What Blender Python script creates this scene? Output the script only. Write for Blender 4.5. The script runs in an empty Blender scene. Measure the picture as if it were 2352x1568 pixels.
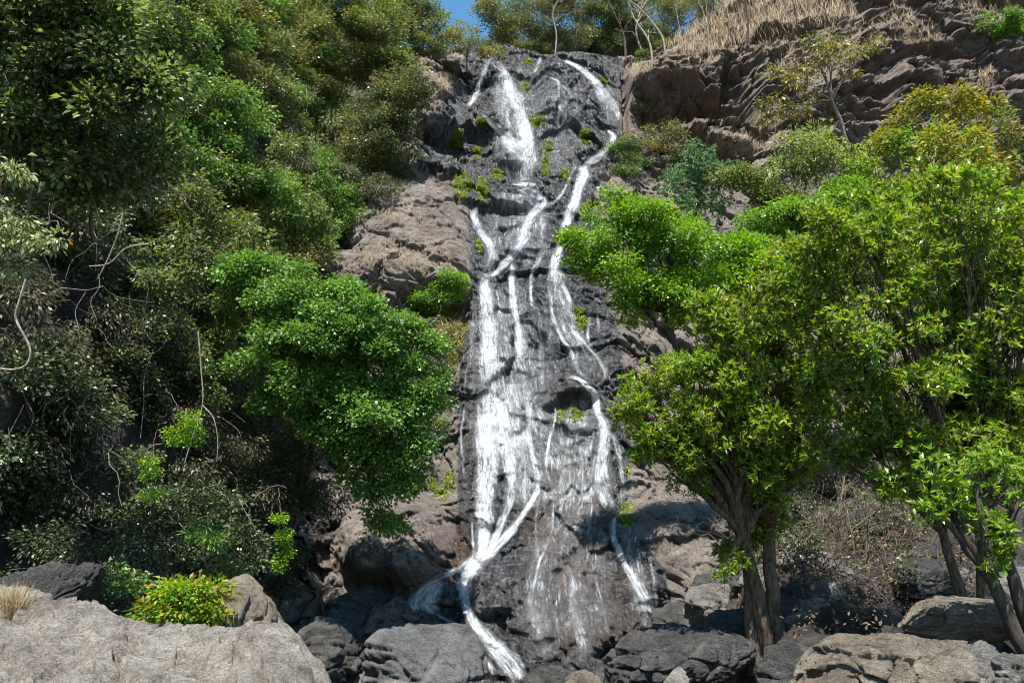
import bpy, math, random
import numpy as np
from mathutils import Vector, Matrix

R = math.radians
random.seed(7)
RNG = np.random.default_rng(11)
C = bpy.data.collections.new('place'); bpy.context.scene.collection.children.link(C)
SC = bpy.context.scene

# ------------------------------------------------------------------ camera
PITCH = R(14.0); CAMZ = 1.7; F_MM = 30.0
FD = F_MM / 36.0 * 2352.0            # focal length measured on the 2352 x 1568 tracing of the photograph
cam_d = bpy.data.cameras.new('camera'); cam_d.lens = F_MM; cam_d.sensor_width = 36
cam_d.clip_end = 2000; cam_d.clip_start = 0.05
cam = bpy.data.objects.new('camera', cam_d); C.objects.link(cam)
cam.location = (0, 0, CAMZ); cam.rotation_euler = (R(90) + PITCH, 0, 0)
SC.camera = cam

# ------------------------------------------------------------------ world, sun, exposure
SUN_EL, SUN_AZ = R(60), R(-10)        # azimuth: 0 = from straight behind the camera, + = from the right
sd = Vector((math.sin(SUN_AZ) * math.cos(SUN_EL), -math.cos(SUN_AZ) * math.cos(SUN_EL), math.sin(SUN_EL)))
w = bpy.data.worlds.new('World'); SC.world = w; w.use_nodes = True
nt = w.node_tree; bg = nt.nodes['Background']
sky = nt.nodes.new('ShaderNodeTexSky'); sky.sky_type = 'NISHITA'; sky.sun_disc = False
sky.sun_elevation = SUN_EL; sky.sun_rotation = math.atan2(sd.x, sd.y)
sky.air_density = 1.0; sky.dust_density = 0.0; sky.ozone_density = 1.6; sky.altitude = 200
hs = nt.nodes.new('ShaderNodeHueSaturation'); hs.inputs['Saturation'].default_value = 1.2; hs.inputs['Hue'].default_value = .485; nt.links.new(sky.outputs[0], hs.inputs['Color'])
nt.links.new(hs.outputs[0], bg.inputs[0]); bg.inputs[1].default_value = 0.105
sun_d = bpy.data.lights.new('sun', 'SUN'); sun_d.energy = 5.0; sun_d.angle = R(0.5); sun_d.color = (1, 0.955, 0.89)
sun = bpy.data.objects.new('sun', sun_d); C.objects.link(sun)
sun.rotation_euler = sd.to_track_quat('Z', 'Y').to_euler()
SC.view_settings.view_transform = 'Standard'; SC.view_settings.look = 'None'
SC.view_settings.exposure = 1.25; SC.view_settings.gamma = 1.0
SC.cycles.filter_width = 1.0; SC.cycles.max_bounces = 6; SC.cycles.diffuse_bounces = 2; SC.cycles.glossy_bounces = 2
SC.cycles.transmission_bounces = 3; SC.cycles.transparent_max_bounces = 10

# ------------------------------------------------------------------ helpers
cp, sp = math.cos(PITCH), math.sin(PITCH)
ORI = np.array([0, 0, CAMZ])
def rays(X, Y):
    """unit-depth ray of a point of the tracing: the place is surveyed from the camera's standpoint"""
    X = np.asarray(X, float); Y = np.asarray(Y, float)
    a = (X - 1176) / FD; b = -(Y - 784) / FD
    return np.stack([a, cp - b * sp, sp + b * cp], -1)
def at(X, Y, depth):
    return ORI + rays(X, Y) * (np.asarray(depth, float)[..., None] if np.ndim(depth) else depth)
def toD(P):
    P = np.asarray(P); q = P - ORI
    dep = q[..., 1] * cp + q[..., 2] * sp; up = -q[..., 1] * sp + q[..., 2] * cp
    dep = np.maximum(dep, 0.1)
    return 1176 + FD * q[..., 0] / dep, 784 - FD * up / dep, dep
def sstep(a, b, x):
    t = np.clip((x - a) / (b - a), 0, 1); return t * t * (3 - 2 * t)

def _h(ix, iy, iz, s):
    n = (ix * 374761393 + iy * 668265263 + iz * 2147483647 + s * 974634777) & 0xFFFFFFFF
    n = ((n ^ (n >> 13)) * 1274126177) & 0xFFFFFFFF
    n = ((n ^ (n >> 16)) * 2246822519) & 0xFFFFFFFF
    return ((n ^ (n >> 15)) & 0xFFFFFF) / float(0xFFFFFF)
def vnoise(p, s=0):
    """3-D gradient-free smooth value noise, -1..1"""
    i = np.floor(p).astype(np.int64); f = p - i; u = f * f * f * (f * (f * 6 - 15) + 10)
    r = 0
    for dx in (0, 1):
        wx = u[..., 0] if dx else 1 - u[..., 0]
        for dy in (0, 1):
            wy = u[..., 1] if dy else 1 - u[..., 1]
            for dz in (0, 1):
                wz = u[..., 2] if dz else 1 - u[..., 2]
                r = r + wx * wy * wz * _h(i[..., 0] + dx, i[..., 1] + dy, i[..., 2] + dz, s)
    return r * 2 - 1
def fbm(p, o=4, s=0, g=0.5, ridged=False):
    r = 0; a = 1; t = 0
    for k in range(o):
        n = vnoise(p * 2 ** k + 17.3 * k, s + k)
        if ridged: n = 1 - 2 * np.abs(n)
        r = r + a * n; t += a; a *= g
    return r / t
def facets(u, v, s, tilt=1.0):
    """angular blocks: every cell is a tilted plane; returns height (-1..1) and how near a joint is (0 at joint)"""
    iu = np.floor(u).astype(np.int64); iv = np.floor(v).astype(np.int64)
    b1 = np.full(u.shape, 9.0); b2 = np.full(u.shape, 9.0); hh = np.zeros(u.shape)
    for du in (-1, 0, 1):
        for dv in (-1, 0, 1):
            cu = iu + du; cv = iv + dv
            ju = cu + _h(cu, cv, 1, s); jv = cv + _h(cu, cv, 2, s)
            ex = u - ju; ey = v - jv; d = np.sqrt(ex * ex + ey * ey)
            a = _h(cu, cv, 3, s) * 2 - 1; tx = _h(cu, cv, 4, s) * 2 - 1; ty = _h(cu, cv, 5, s) * 2 - 1
            val = 0.6 * a + tilt * (tx * ex + ty * ey)
            near = d < b1
            b2 = np.where(near, b1, np.minimum(b2, d)); hh = np.where(near, val, hh); b1 = np.where(near, d, b1)
    return hh, b2 - b1

def mesh_np(name, V, Fq, mat=None, parent=None, smooth=False, attrs=None, uv=None):
    V = np.asarray(V, np.float32).reshape(-1, 3); Fq = np.asarray(Fq, np.int32)
    me = bpy.data.meshes.new(name); n, k = Fq.shape
    me.vertices.add(len(V)); me.vertices.foreach_set('co', V.ravel())
    me.loops.add(n * k); me.loops.foreach_set('vertex_index', Fq.ravel())
    me.polygons.add(n); me.polygons.foreach_set('loop_start', np.arange(0, n * k, k, dtype=np.int32))
    if smooth: me.polygons.foreach_set('use_smooth', np.ones(n, bool))
    me.update(calc_edges=True)
    for an, av in (attrs or {}).items():
        a = me.attributes.new(an, 'FLOAT', 'POINT'); a.data.foreach_set('value', np.asarray(av, np.float32).ravel())
    if uv is not None:
        l = me.uv_layers.new(name='UVMap'); l.data.foreach_set('uv', np.asarray(uv, np.float32)[Fq.ravel()].ravel())
    if mat: me.materials.append(mat)
    o = bpy.data.objects.new(name, me); C.objects.link(o)
    if parent: o.parent = parent
    return o
def grid_faces(nr, nc):
    i = np.arange((nr - 1) * (nc - 1)); r = i // (nc - 1); c = i % (nc - 1); a = r * nc + c
    return np.stack([a, a + 1, a + nc + 1, a + nc], 1)
def tag(o, label=None, cat=None, group=None, kind=None):
    if label: o['label'] = label
    if cat: o['category'] = cat
    if group: o['group'] = group
    if kind: o['kind'] = kind
    return o
def thing(name, loc, label, cat, group=None):
    o = bpy.data.objects.new(name, None); C.objects.link(o); o.location = tuple(loc)
    o.empty_display_size = 0.3
    return tag(o, label, cat, group)
def settle(o, root):
    """keep world-space vertices under a root that stands at its base"""
    o.data.transform(Matrix.Translation(-Vector(root.location))); o.parent = root

# ------------------------------------------------------------------ materials
def newmat(name):
    m = bpy.data.materials.new(name); m.use_nodes = True
    return m, m.node_tree.nodes, m.node_tree.links, m.node_tree.nodes['Principled BSDF']
def ramp(N, stops, interp='LINEAR'):
    r = N.new('ShaderNodeValToRGB'); cr = r.color_ramp; cr.interpolation = interp
    while len(cr.elements) < len(stops): cr.elements.new(0.5)
    for e, (p, c) in zip(cr.elements, stops):
        e.position = p; e.color = (c[0], c[1], c[2], 1) if not isinstance(c, (int, float)) else (c, c, c, 1)
    return r
def noise_n(N, L, vec, scale, det=6, rough=0.6, dist=0.0):
    n = N.new('ShaderNodeTexNoise'); n.inputs['Scale'].default_value = scale; n.inputs['Detail'].default_value = det
    n.inputs['Roughness'].default_value = rough; n.inputs['Distortion'].default_value = dist
    L.new(vec, n.inputs['Vector']); return n
def mixc(N, L, fac, a, b, mode='MIX'):
    m = N.new('ShaderNodeMix'); m.data_type = 'RGBA'; m.blend_type = mode; m.clamp_factor = True; m.clamp_result = True
    for k, v in ((0, fac), (6, a), (7, b)):
        if isinstance(v, (int, float)): m.inputs[k].default_value = v
        elif isinstance(v, tuple): m.inputs[k].default_value = (*v, 1)
        else: L.new(v, m.inputs[k])
    return m.outputs[2]
def mth(N, L, op, a, b=None, c=None, clamp=False):
    m = N.new('ShaderNodeMath'); m.operation = op; m.use_clamp = clamp
    for k, v in ((0, a), (1, b), (2, c)):
        if v is None: continue
        if isinstance(v, (int, float)): m.inputs[k].default_value = v
        else: L.new(v, m.inputs[k])
    return m.outputs[0]

def rock_mat(name, dry=((.07,.062,.055),(.19,.17,.15),(.33,.30,.27)), lichen=.35, ochre=.3, scale=1.0, wet=False,
             bump=1.0):
    m, N, L, B = newmat(name)
    tc = N.new('ShaderNodeTexCoord'); ob = tc.outputs['Object']
    mp = N.new('ShaderNodeMapping'); mp.inputs['Scale'].default_value = (scale, scale, scale * 1.9); L.new(ob, mp.inputs[0])
    v = mp.outputs[0]
    n1 = noise_n(N, L, v, 0.9, 8, .68, .6); n2 = noise_n(N, L, v, 4.5, 12, .82, .8); n3 = noise_n(N, L, v, 17, 6, .85)
    rg_ = noise_n(N, L, v, 1.6, 9, .75, .3); rg_.noise_type = 'RIDGED_MULTIFRACTAL'; rg_.inputs['Lacunarity'].default_value = 2.1
    mid = mth(N, L, 'ADD', mth(N, L, 'MULTIPLY', n1.outputs[0], .3), mth(N, L, 'MULTIPLY', n2.outputs[0], .4))
    mid = mth(N, L, 'ADD', mid, mth(N, L, 'MULTIPLY', n3.outputs[0], .4))
    rp = ramp(N, [(.46, dry[0]), (.545, dry[1]), (.65, dry[2])]); L.new(mid, rp.inputs[0]); col = rp.outputs[0]
    no = noise_n(N, L, v, 1.7, 7, .7, .8); ro = ramp(N, [(.52, 0), (.68, 1)]); L.new(no.outputs[0], ro.inputs[0])
    col = mixc(N, L, mth(N, L, 'MULTIPLY', ro.outputs[0], ochre), col, (.20, .125, .065))
    nl = noise_n(N, L, v, 5.5, 9, .78); rl = ramp(N, [(.56, 0), (.64, 1)]); L.new(nl.outputs[0], rl.inputs[0])
    col = mixc(N, L, mth(N, L, 'MULTIPLY', rl.outputs[0], lichen), col, (.42, .40, .36))
    vo = N.new('ShaderNodeTexVoronoi'); vo.feature = 'DISTANCE_TO_EDGE'; vo.inputs['Scale'].default_value = 1.6
    nd = noise_n(N, L, v, 2.2, 6, .7)
    wv = N.new('ShaderNodeVectorMath'); wv.operation = 'MULTIPLY_ADD'; L.new(nd.outputs[1], wv.inputs[0])
    wv.inputs[1].default_value = (.9, .9, .9); L.new(v, wv.inputs[2]); L.new(wv.outputs[0], vo.inputs['Vector'])
    rc = ramp(N, [(0.0, 0), (.018, 1)]); L.new(vo.outputs['Distance'], rc.inputs[0])
    rough = 0.85
    if wet:
        aw = N.new('ShaderNodeAttribute'); aw.attribute_name = 'wet'
        ab = N.new('ShaderNodeAttribute'); ab.attribute_name = 'brown'
        ag = N.new('ShaderNodeAttribute'); ag.attribute_name = 'straw'
        sc_ = N.new('ShaderNodeMapping'); sc_.inputs['Scale'].default_value = (5, 2, 1.1); L.new(ob, sc_.inputs[0])
        ns = noise_n(N, L, sc_.outputs[0], 2.5, 9, .75, .8)
        rw = ramp(N, [(.43, (.018, .018, .020)), (.495, (.075, .075, .08)), (.55, (.19, .19, .19)), (.62, (.48, .48, .48))])  # palest stops colour in glints and thin water on the wet rock
        L.new(mth(N, L, 'ADD', mth(N, L, 'MULTIPLY', ns.outputs[0], .5), mth(N, L, 'MULTIPLY', n2.outputs[0], .5)), rw.inputs[0])
        wfac = mth(N, L, 'ADD', aw.outputs['Fac'], mth(N, L, 'MULTIPLY', mth(N, L, 'SUBTRACT', n1.outputs[0], .5), 1.2))
        rf = ramp(N, [(.35, 0), (.6, 1)]); L.new(wfac, rf.inputs[0]); wf = mth(N, L, 'MULTIPLY', rf.outputs[0], mth(N, L, 'MULTIPLY', aw.outputs['Fac'], 3, clamp=True))
        gw = mixc(N, L, mth(N, L, 'MULTIPLY', ab.outputs['Fac'], n1.outputs[0]), rw.outputs[0], (.16, .095, .055))
        col = mixc(N, L, mth(N, L, 'MULTIPLY', ab.outputs['Fac'], mth(N, L, 'MULTIPLY', n1.outputs[0], 1.0)), col, (.15, .10, .082))
        stn = ramp(N, [(.45, 0), (.62, 1)]); L.new(n2.outputs[0], stn.inputs[0])
        col = mixc(N, L, mth(N, L, 'MULTIPLY', ag.outputs['Fac'], stn.outputs[0]), col, (.42, .33, .21))
        col = mixc(N, L, wf, col, gw)
        rg = mth(N, L, 'MULTIPLY_ADD', wf, -.56, .86)
        L.new(mth(N, L, 'ADD', rg, mth(N, L, 'MULTIPLY_ADD', n3.outputs[0], .3, -.15)), B.inputs['Roughness'])
    else:
        B.inputs['Roughness'].default_value = rough
    nb = noise_n(N, L, v, .55, 5, .6, .8); br = ramp(N, [(.36, .70), (.5, 1.0), (.66, 1.22)]); L.new(nb.outputs[0], br.inputs[0]); col = mixc(N, L, .9, col, br.outputs[0], 'MULTIPLY')
    gr = ramp(N, [(.36, .72), (.5, 1.0), (.64, 1.25)]); L.new(n3.outputs[0], gr.inputs[0]); col = mixc(N, L, .85, col, gr.outputs[0], 'MULTIPLY')
    col = mixc(N, L, rc.outputs[0], mixc(N, L, 1.0, col, (.45, .43, .42), 'MULTIPLY'), col)
    L.new(col, B.inputs['Base Color'])
    hsum = mth(N, L, 'ADD', mth(N, L, 'MULTIPLY', n2.outputs[0], 1.0), mth(N, L, 'MULTIPLY', n3.outputs[0], .7))
    hsum = mth(N, L, 'ADD', hsum, mth(N, L, 'MULTIPLY', rg_.outputs[0], .07))
    hsum = mth(N, L, 'ADD', hsum, mth(N, L, 'MULTIPLY', rc.outputs[0], .18))
    bp = N.new('ShaderNodeBump'); bp.inputs['Strength'].default_value = 1.0; bp.inputs['Distance'].default_value = .22 * bump / scale
    L.new(hsum, bp.inputs['Height']); L.new(bp.outputs[0], B.inputs['Normal'])
    return m
M = {}
M['cliff'] = rock_mat('cliff_rock', dry=((.08,.062,.052),(.25,.208,.175),(.46,.40,.345)), wet=True, lichen=.25, ochre=.25)
M['grey'] = rock_mat('boulder_grey', dry=((.07,.065,.06),(.22,.205,.185),(.42,.40,.36)), lichen=.45, ochre=.22, scale=2.2)
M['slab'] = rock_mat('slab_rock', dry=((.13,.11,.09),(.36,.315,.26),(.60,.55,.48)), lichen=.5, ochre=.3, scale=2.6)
M['tan'] = rock_mat('boulder_tan', dry=((.075,.06,.042),(.24,.195,.14),(.44,.39,.31)), lichen=.4, ochre=.55, scale=3)
M['bluegrey'] = rock_mat('boulder_bluegrey', dry=((.055,.056,.06),(.17,.172,.175),(.31,.31,.31)), lichen=.22, ochre=.14, scale=1.5)
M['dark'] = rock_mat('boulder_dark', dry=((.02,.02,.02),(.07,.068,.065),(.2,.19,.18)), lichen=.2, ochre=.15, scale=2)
M['soil'] = rock_mat('soil', dry=((.02,.017,.014),(.07,.06,.05),(.20,.17,.14)), lichen=.25, ochre=.4, scale=1.6, bump=2)

def leaf_mat(name, cols, trans=.4, rough=.42, patch=.35, hue2=None):
    m, N, L, B = newmat(name)
    ge = N.new('ShaderNodeNewGeometry')
    k = len(cols); r = ramp(N, [(i / max(1, k - 1) if k > 1 else 0, c) for i, c in enumerate(cols)])
    L.new(ge.outputs['Random Per Island'], r.inputs[0]); col = r.outputs[0]
    tc = N.new('ShaderNodeTexCoord'); n = noise_n(N, L, tc.outputs['Object'], 1.1, 3, .6)
    rr = ramp(N, [(.38, 0), (.62, 1)]); L.new(n.outputs[0], rr.inputs[0])
    c2 = hue2 or tuple(min(1, x * .5) for x in cols[len(cols) // 2])
    col = mixc(N, L, mth(N, L, 'MULTIPLY', rr.outputs[0], patch), col, c2)
    L.new(col, B.inputs['Base Color']); B.inputs['Roughness'].default_value = rough
    B.inputs['Specular IOR Level'].default_value = .4
    t = N.new('ShaderNodeBsdfTranslucent')
    g = N.new('ShaderNodeHueSaturation'); g.inputs['Hue'].default_value = .49; g.inputs['Saturation'].default_value = 1.15; g.inputs['Value'].default_value = 1.6
    L.new(col, g.inputs['Color']); L.new(g.outputs[0], t.inputs[0])
    mx = N.new('ShaderNodeMixShader'); mx.inputs[0].default_value = trans
    L.new(B.outputs[0], mx.inputs[1]); L.new(t.outputs[0], mx.inputs[2])
    L.new(mx.outputs[0], N['Material Output'].inputs[0])
    return m
LM = {
 'lime':   leaf_mat('leaf_lime',  [(.07,.18,.010),(.14,.30,.014),(.24,.40,.025),(.11,.24,.012)], .36, patch=.3),
 'green':  leaf_mat('leaf_green', [(.05,.12,.022),(.11,.23,.045),(.21,.36,.08),(.075,.17,.03),(.15,.28,.055)], .32, patch=.4),
 'mid':    leaf_mat('leaf_mid',   [(.045,.085,.018),(.11,.18,.035),(.23,.31,.09),(.15,.16,.05),(.075,.14,.028),(.27,.35,.12)], .35, patch=.4),
 'olive':  leaf_mat('leaf_olive', [(.10,.11,.03),(.17,.18,.05),(.24,.23,.08),(.11,.14,.03),(.18,.15,.08)], .35, patch=.4),
 'yellow': leaf_mat('leaf_yellow',[(.24,.21,.02),(.36,.30,.03),(.17,.20,.03),(.28,.20,.04)], .35, patch=.3, hue2=(.08,.11,.02)),
 'pale':   leaf_mat('leaf_pale',  [(.12,.16,.05),(.24,.29,.11),(.35,.39,.19),(.14,.19,.06)], .3, patch=.25),
 'blue':   leaf_mat('leaf_blue',  [(.07,.15,.05),(.12,.22,.09),(.18,.28,.13)], .3, patch=.3),
 'dark':   leaf_mat('leaf_dark',  [(.03,.055,.015),(.06,.10,.028),(.10,.14,.05),(.26,.31,.15),(.06,.055,.03),(.03,.05,.018),(.03,.05,.018)], .25, rough=.36, patch=.45),
 'brown':  leaf_mat('leaf_brown', [(.07,.05,.03),(.13,.10,.06),(.06,.075,.03),(.20,.17,.11),(.05,.06,.02)], .25, patch=.4),
 'glossy': leaf_mat('leaf_glossy',[(.06,.13,.012),(.15,.26,.02),(.30,.40,.035),(.10,.19,.02),(.33,.39,.17),(.05,.10,.02),(.38,.44,.05),(.20,.14,.06),(.16,.28,.03)], .46, rough=.36, patch=.22, hue2=(.04,.085,.015)),
 'glossy2':leaf_mat('leaf_glossy_lush',[(.06,.15,.012),(.14,.27,.02),(.28,.41,.035),(.11,.22,.02),(.22,.30,.10),(.34,.42,.05)], .36, rough=.3, patch=.3, hue2=(.05,.10,.02)),
 'litter': leaf_mat('leaf_litter', [(.07,.045,.025),(.14,.09,.05),(.10,.06,.035),(.2,.14,.08)], .1, rough=.8),
 'fresh': leaf_mat('leaf_fresh', [(.08,.15,.02),(.19,.28,.035),(.34,.42,.07),(.13,.22,.03),(.38,.42,.14),(.28,.24,.06)], .35, patch=.3),
 'deep': leaf_mat('leaf_shade_dark', [(.018,.036,.012),(.035,.065,.02),(.07,.10,.035),(.05,.045,.025),(.025,.05,.016)], .2, patch=.4),  # leaf colour darkened to imitate the shade low on the left slope
 'rust':   leaf_mat('leaf_rust',  [(.30,.10,.03),(.22,.13,.04),(.12,.14,.03),(.09,.16,.03),(.32,.17,.05)], .35, patch=.3),
 'moss':   leaf_mat('leaf_moss',  [(.15,.21,.015),(.24,.30,.02),(.10,.17,.015)], .35, patch=.4),
 'straw':  leaf_mat('straw',      [(.28,.20,.11),(.42,.32,.19),(.55,.46,.31),(.20,.13,.07)], .3, rough=.6, patch=.3, hue2=(.30,.20,.10)),
 'yelgrass': leaf_mat('yelgrass', [(.24,.25,.06),(.36,.34,.11),(.42,.34,.16),(.14,.2,.04)], .3, patch=.3),
}
def bark_mat(name, c0, c1):
    m, N, L, B = newmat(name)
    tc = N.new('ShaderNodeTexCoord'); mp = N.new('ShaderNodeMapping'); mp.inputs['Scale'].default_value = (9, 9, 2.2); L.new(tc.outputs['Object'], mp.inputs[0])
    n = noise_n(N, L, mp.outputs[0], 2.2, 9, .72, .7); r = ramp(N, [(.38, c0), (.62, c1)]); L.new(n.outputs[0], r.inputs[0])
    L.new(r.outputs[0], B.inputs['Base Color']); B.inputs['Roughness'].default_value = .85
    b = N.new('ShaderNodeBump'); b.inputs['Distance'].default_value = .05; L.new(n.outputs[0], b.inputs['Height']); L.new(b.outputs[0], B.inputs['Normal'])
    return m
BK = {'brown': bark_mat('bark_brown', (.028,.019,.013), (.20,.135,.085)), 'pale': bark_mat('bark_pale', (.20,.17,.13), (.50,.44,.36)),
      'dark': bark_mat('bark_dark', (.03,.022,.016), (.11,.085,.06)), 'twig': bark_mat('bark_twig', (.12,.09,.07), (.30,.25,.19))}

def water_mat():
    m, N, L, B = newmat('white_water')
    uv = N.new('ShaderNodeUVMap'); uv.uv_map = 'UVMap'
    de = N.new('ShaderNodeAttribute'); de.attribute_name = 'dens'
    def st(sx, sy, scale, det, rough, dist=0.0):
        mp = N.new('ShaderNodeMapping'); mp.inputs['Scale'].default_value = (sx, sy, 1); L.new(uv.outputs[0], mp.inputs[0])
        return noise_n(N, L, mp.outputs[0], scale, det, rough, dist).outputs[0]
    a = st(3.2, .42, 2.0, 6, .75, .5); b = st(8, 1.3, 2.0, 4, .7, .4); c = st(1.6, .8, .9, 4, .6, .6); d = st(9, 6, 1.6, 3, .75)
    s = mth(N, L, 'MULTIPLY', a, .40)
    s = mth(N, L, 'ADD', s, mth(N, L, 'MULTIPLY', b, .32)); s = mth(N, L, 'ADD', s, mth(N, L, 'MULTIPLY', c, .14))
    s = mth(N, L, 'ADD', s, mth(N, L, 'MULTIPLY', d, .14))
    # s is about .5 +- .1 ; dens 0..1 slides the threshold
    t = mth(N, L, 'SUBTRACT', mth(N, L, 'ADD', s, mth(N, L, 'MULTIPLY', de.outputs['Fac'], .215)), .619)
    al = mth(N, L, 'MULTIPLY', t, 6.2, clamp=True)
    vl = mth(N, L, 'MULTIPLY', mth(N, L, 'MULTIPLY', mth(N, L, 'SUBTRACT', de.outputs['Fac'], .22), .32, clamp=True), mth(N, L, 'MULTIPLY', c, 1.6), clamp=True)
    al = mth(N, L, 'SUBTRACT', 1.0, mth(N, L, 'MULTIPLY', mth(N, L, 'SUBTRACT', 1.0, al), mth(N, L, 'SUBTRACT', 1.0, vl)))
    B.inputs['Base Color'].default_value = (.68, .71, .74, 1); B.inputs['Roughness'].default_value = .35
    hb = mth(N, L, 'ADD', mth(N, L, 'MULTIPLY', b, .6), mth(N, L, 'MULTIPLY', d, .5))
    bp = N.new('ShaderNodeBump'); bp.inputs['Distance'].default_value = .14; bp.inputs['Strength'].default_value = 1.0
    L.new(hb, bp.inputs['Height']); L.new(bp.outputs[0], B.inputs['Normal'])
    tl = N.new('ShaderNodeBsdfTranslucent'); tl.inputs[0].default_value = (.8, .87, .92, 1)
    mx = N.new('ShaderNodeMixShader'); mx.inputs[0].default_value = .2; L.new(B.outputs[0], mx.inputs[1]); L.new(tl.outputs[0], mx.inputs[2])
    tr = N.new('ShaderNodeBsdfTransparent')
    m2 = N.new('ShaderNodeMixShader'); L.new(al, m2.inputs[0]); L.new(tr.outputs[0], m2.inputs[1]); L.new(mx.outputs[0], m2.inputs[2])
    L.new(m2.outputs[0], N['Material Output'].inputs[0])
    return m
M['water'] = water_mat()

# ------------------------------------------------------------------ the cliff
ZP = [-6, -3, -1, 1.2, 2.7, 3.1, 6.3, 6.8, 9.2, 11.8, 12.4, 14.8, 17.2, 17.9, 21, 24, 27.3, 28.6, 29.6, 31.5, 36]
YP = [15, 18.5, 21, 23.1, 24.2, 25.2, 26.9, 27.9, 29.0, 30.2, 31.2, 32.4, 33.6, 35.1, 36.4, 38.2, 40.6, 43.0, 48, 60, 95]
def lift(x):
    return 9.5 * sstep(6.5, 19, x) + 5.0 * sstep(19, 34, x) + 3.0 * sstep(-4, -12, x)
def base_y(x, z):
    ze = z - lift(x) * sstep(8, 27, z)
    y = np.interp(ze, ZP, YP)
    y = y - 4.0 * sstep(7, 24, x) * sstep(10, 26, z) - 2.0 * sstep(5, 16, x) * sstep(14, 4, z) + 0.012 * (x * x) * sstep(-40, 0, -x)
    return y
# bosses (towards the viewer, negative) and recesses of the real rock: centre, radii (tracing units), metres, squareness
FEAT = [(1315,215,85,85,-1.5,3),(1150,250,55,90,-.5,2),(1000,262,48,52,-1.3,4),(1060,335,90,42,1.3,3),(1150,455,95,30,-.7,3),
 (950,550,150,140,-1.4,5),(1436,250,10,100,1.8,4),(1415,440,40,60,.4,2),(1520,185,85,30,-1.6,4),(1600,262,140,38,2.2,4),
 (1700,215,42,85,2.4,4),(1640,330,95,40,-.9,4),(1850,250,110,95,-.9,5),(2110,190,60,50,-1.0,5),(2200,110,70,90,.5,3),(2275,230,10,120,1.6,4),
 (1600,1270,150,140,-1.8,4),(1145,1345,55,55,-.7,4),(1300,1480,260,110,-.5,3),
 (900,1240,120,95,-1.5,4),(1030,1265,48,55,-.5,3),(1120,1180,40,30,-.3,3),(1440,830,90,60,-.7,3),(1385,1430,36,50,-.7,5),(1225,735,26,70,-.6,3),
 (1300,905,60,28,-.7,4),(1330,930,50,14,.7,4),(1180,560,50,60,-.5,3),(1140,400,70,28,.8,3),(1330,330,45,60,-.5,3),(1290,255,12,60,.5,3)]
def blob(X, Y, cx, cy, rx, ry, p=2, soft=.5):
    q = (np.abs((X - cx) / rx) ** p + np.abs((Y - cy) / ry) ** p) ** (1 / p)
    return 1 - sstep(1 - soft, 1 + soft * .6, q)
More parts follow.
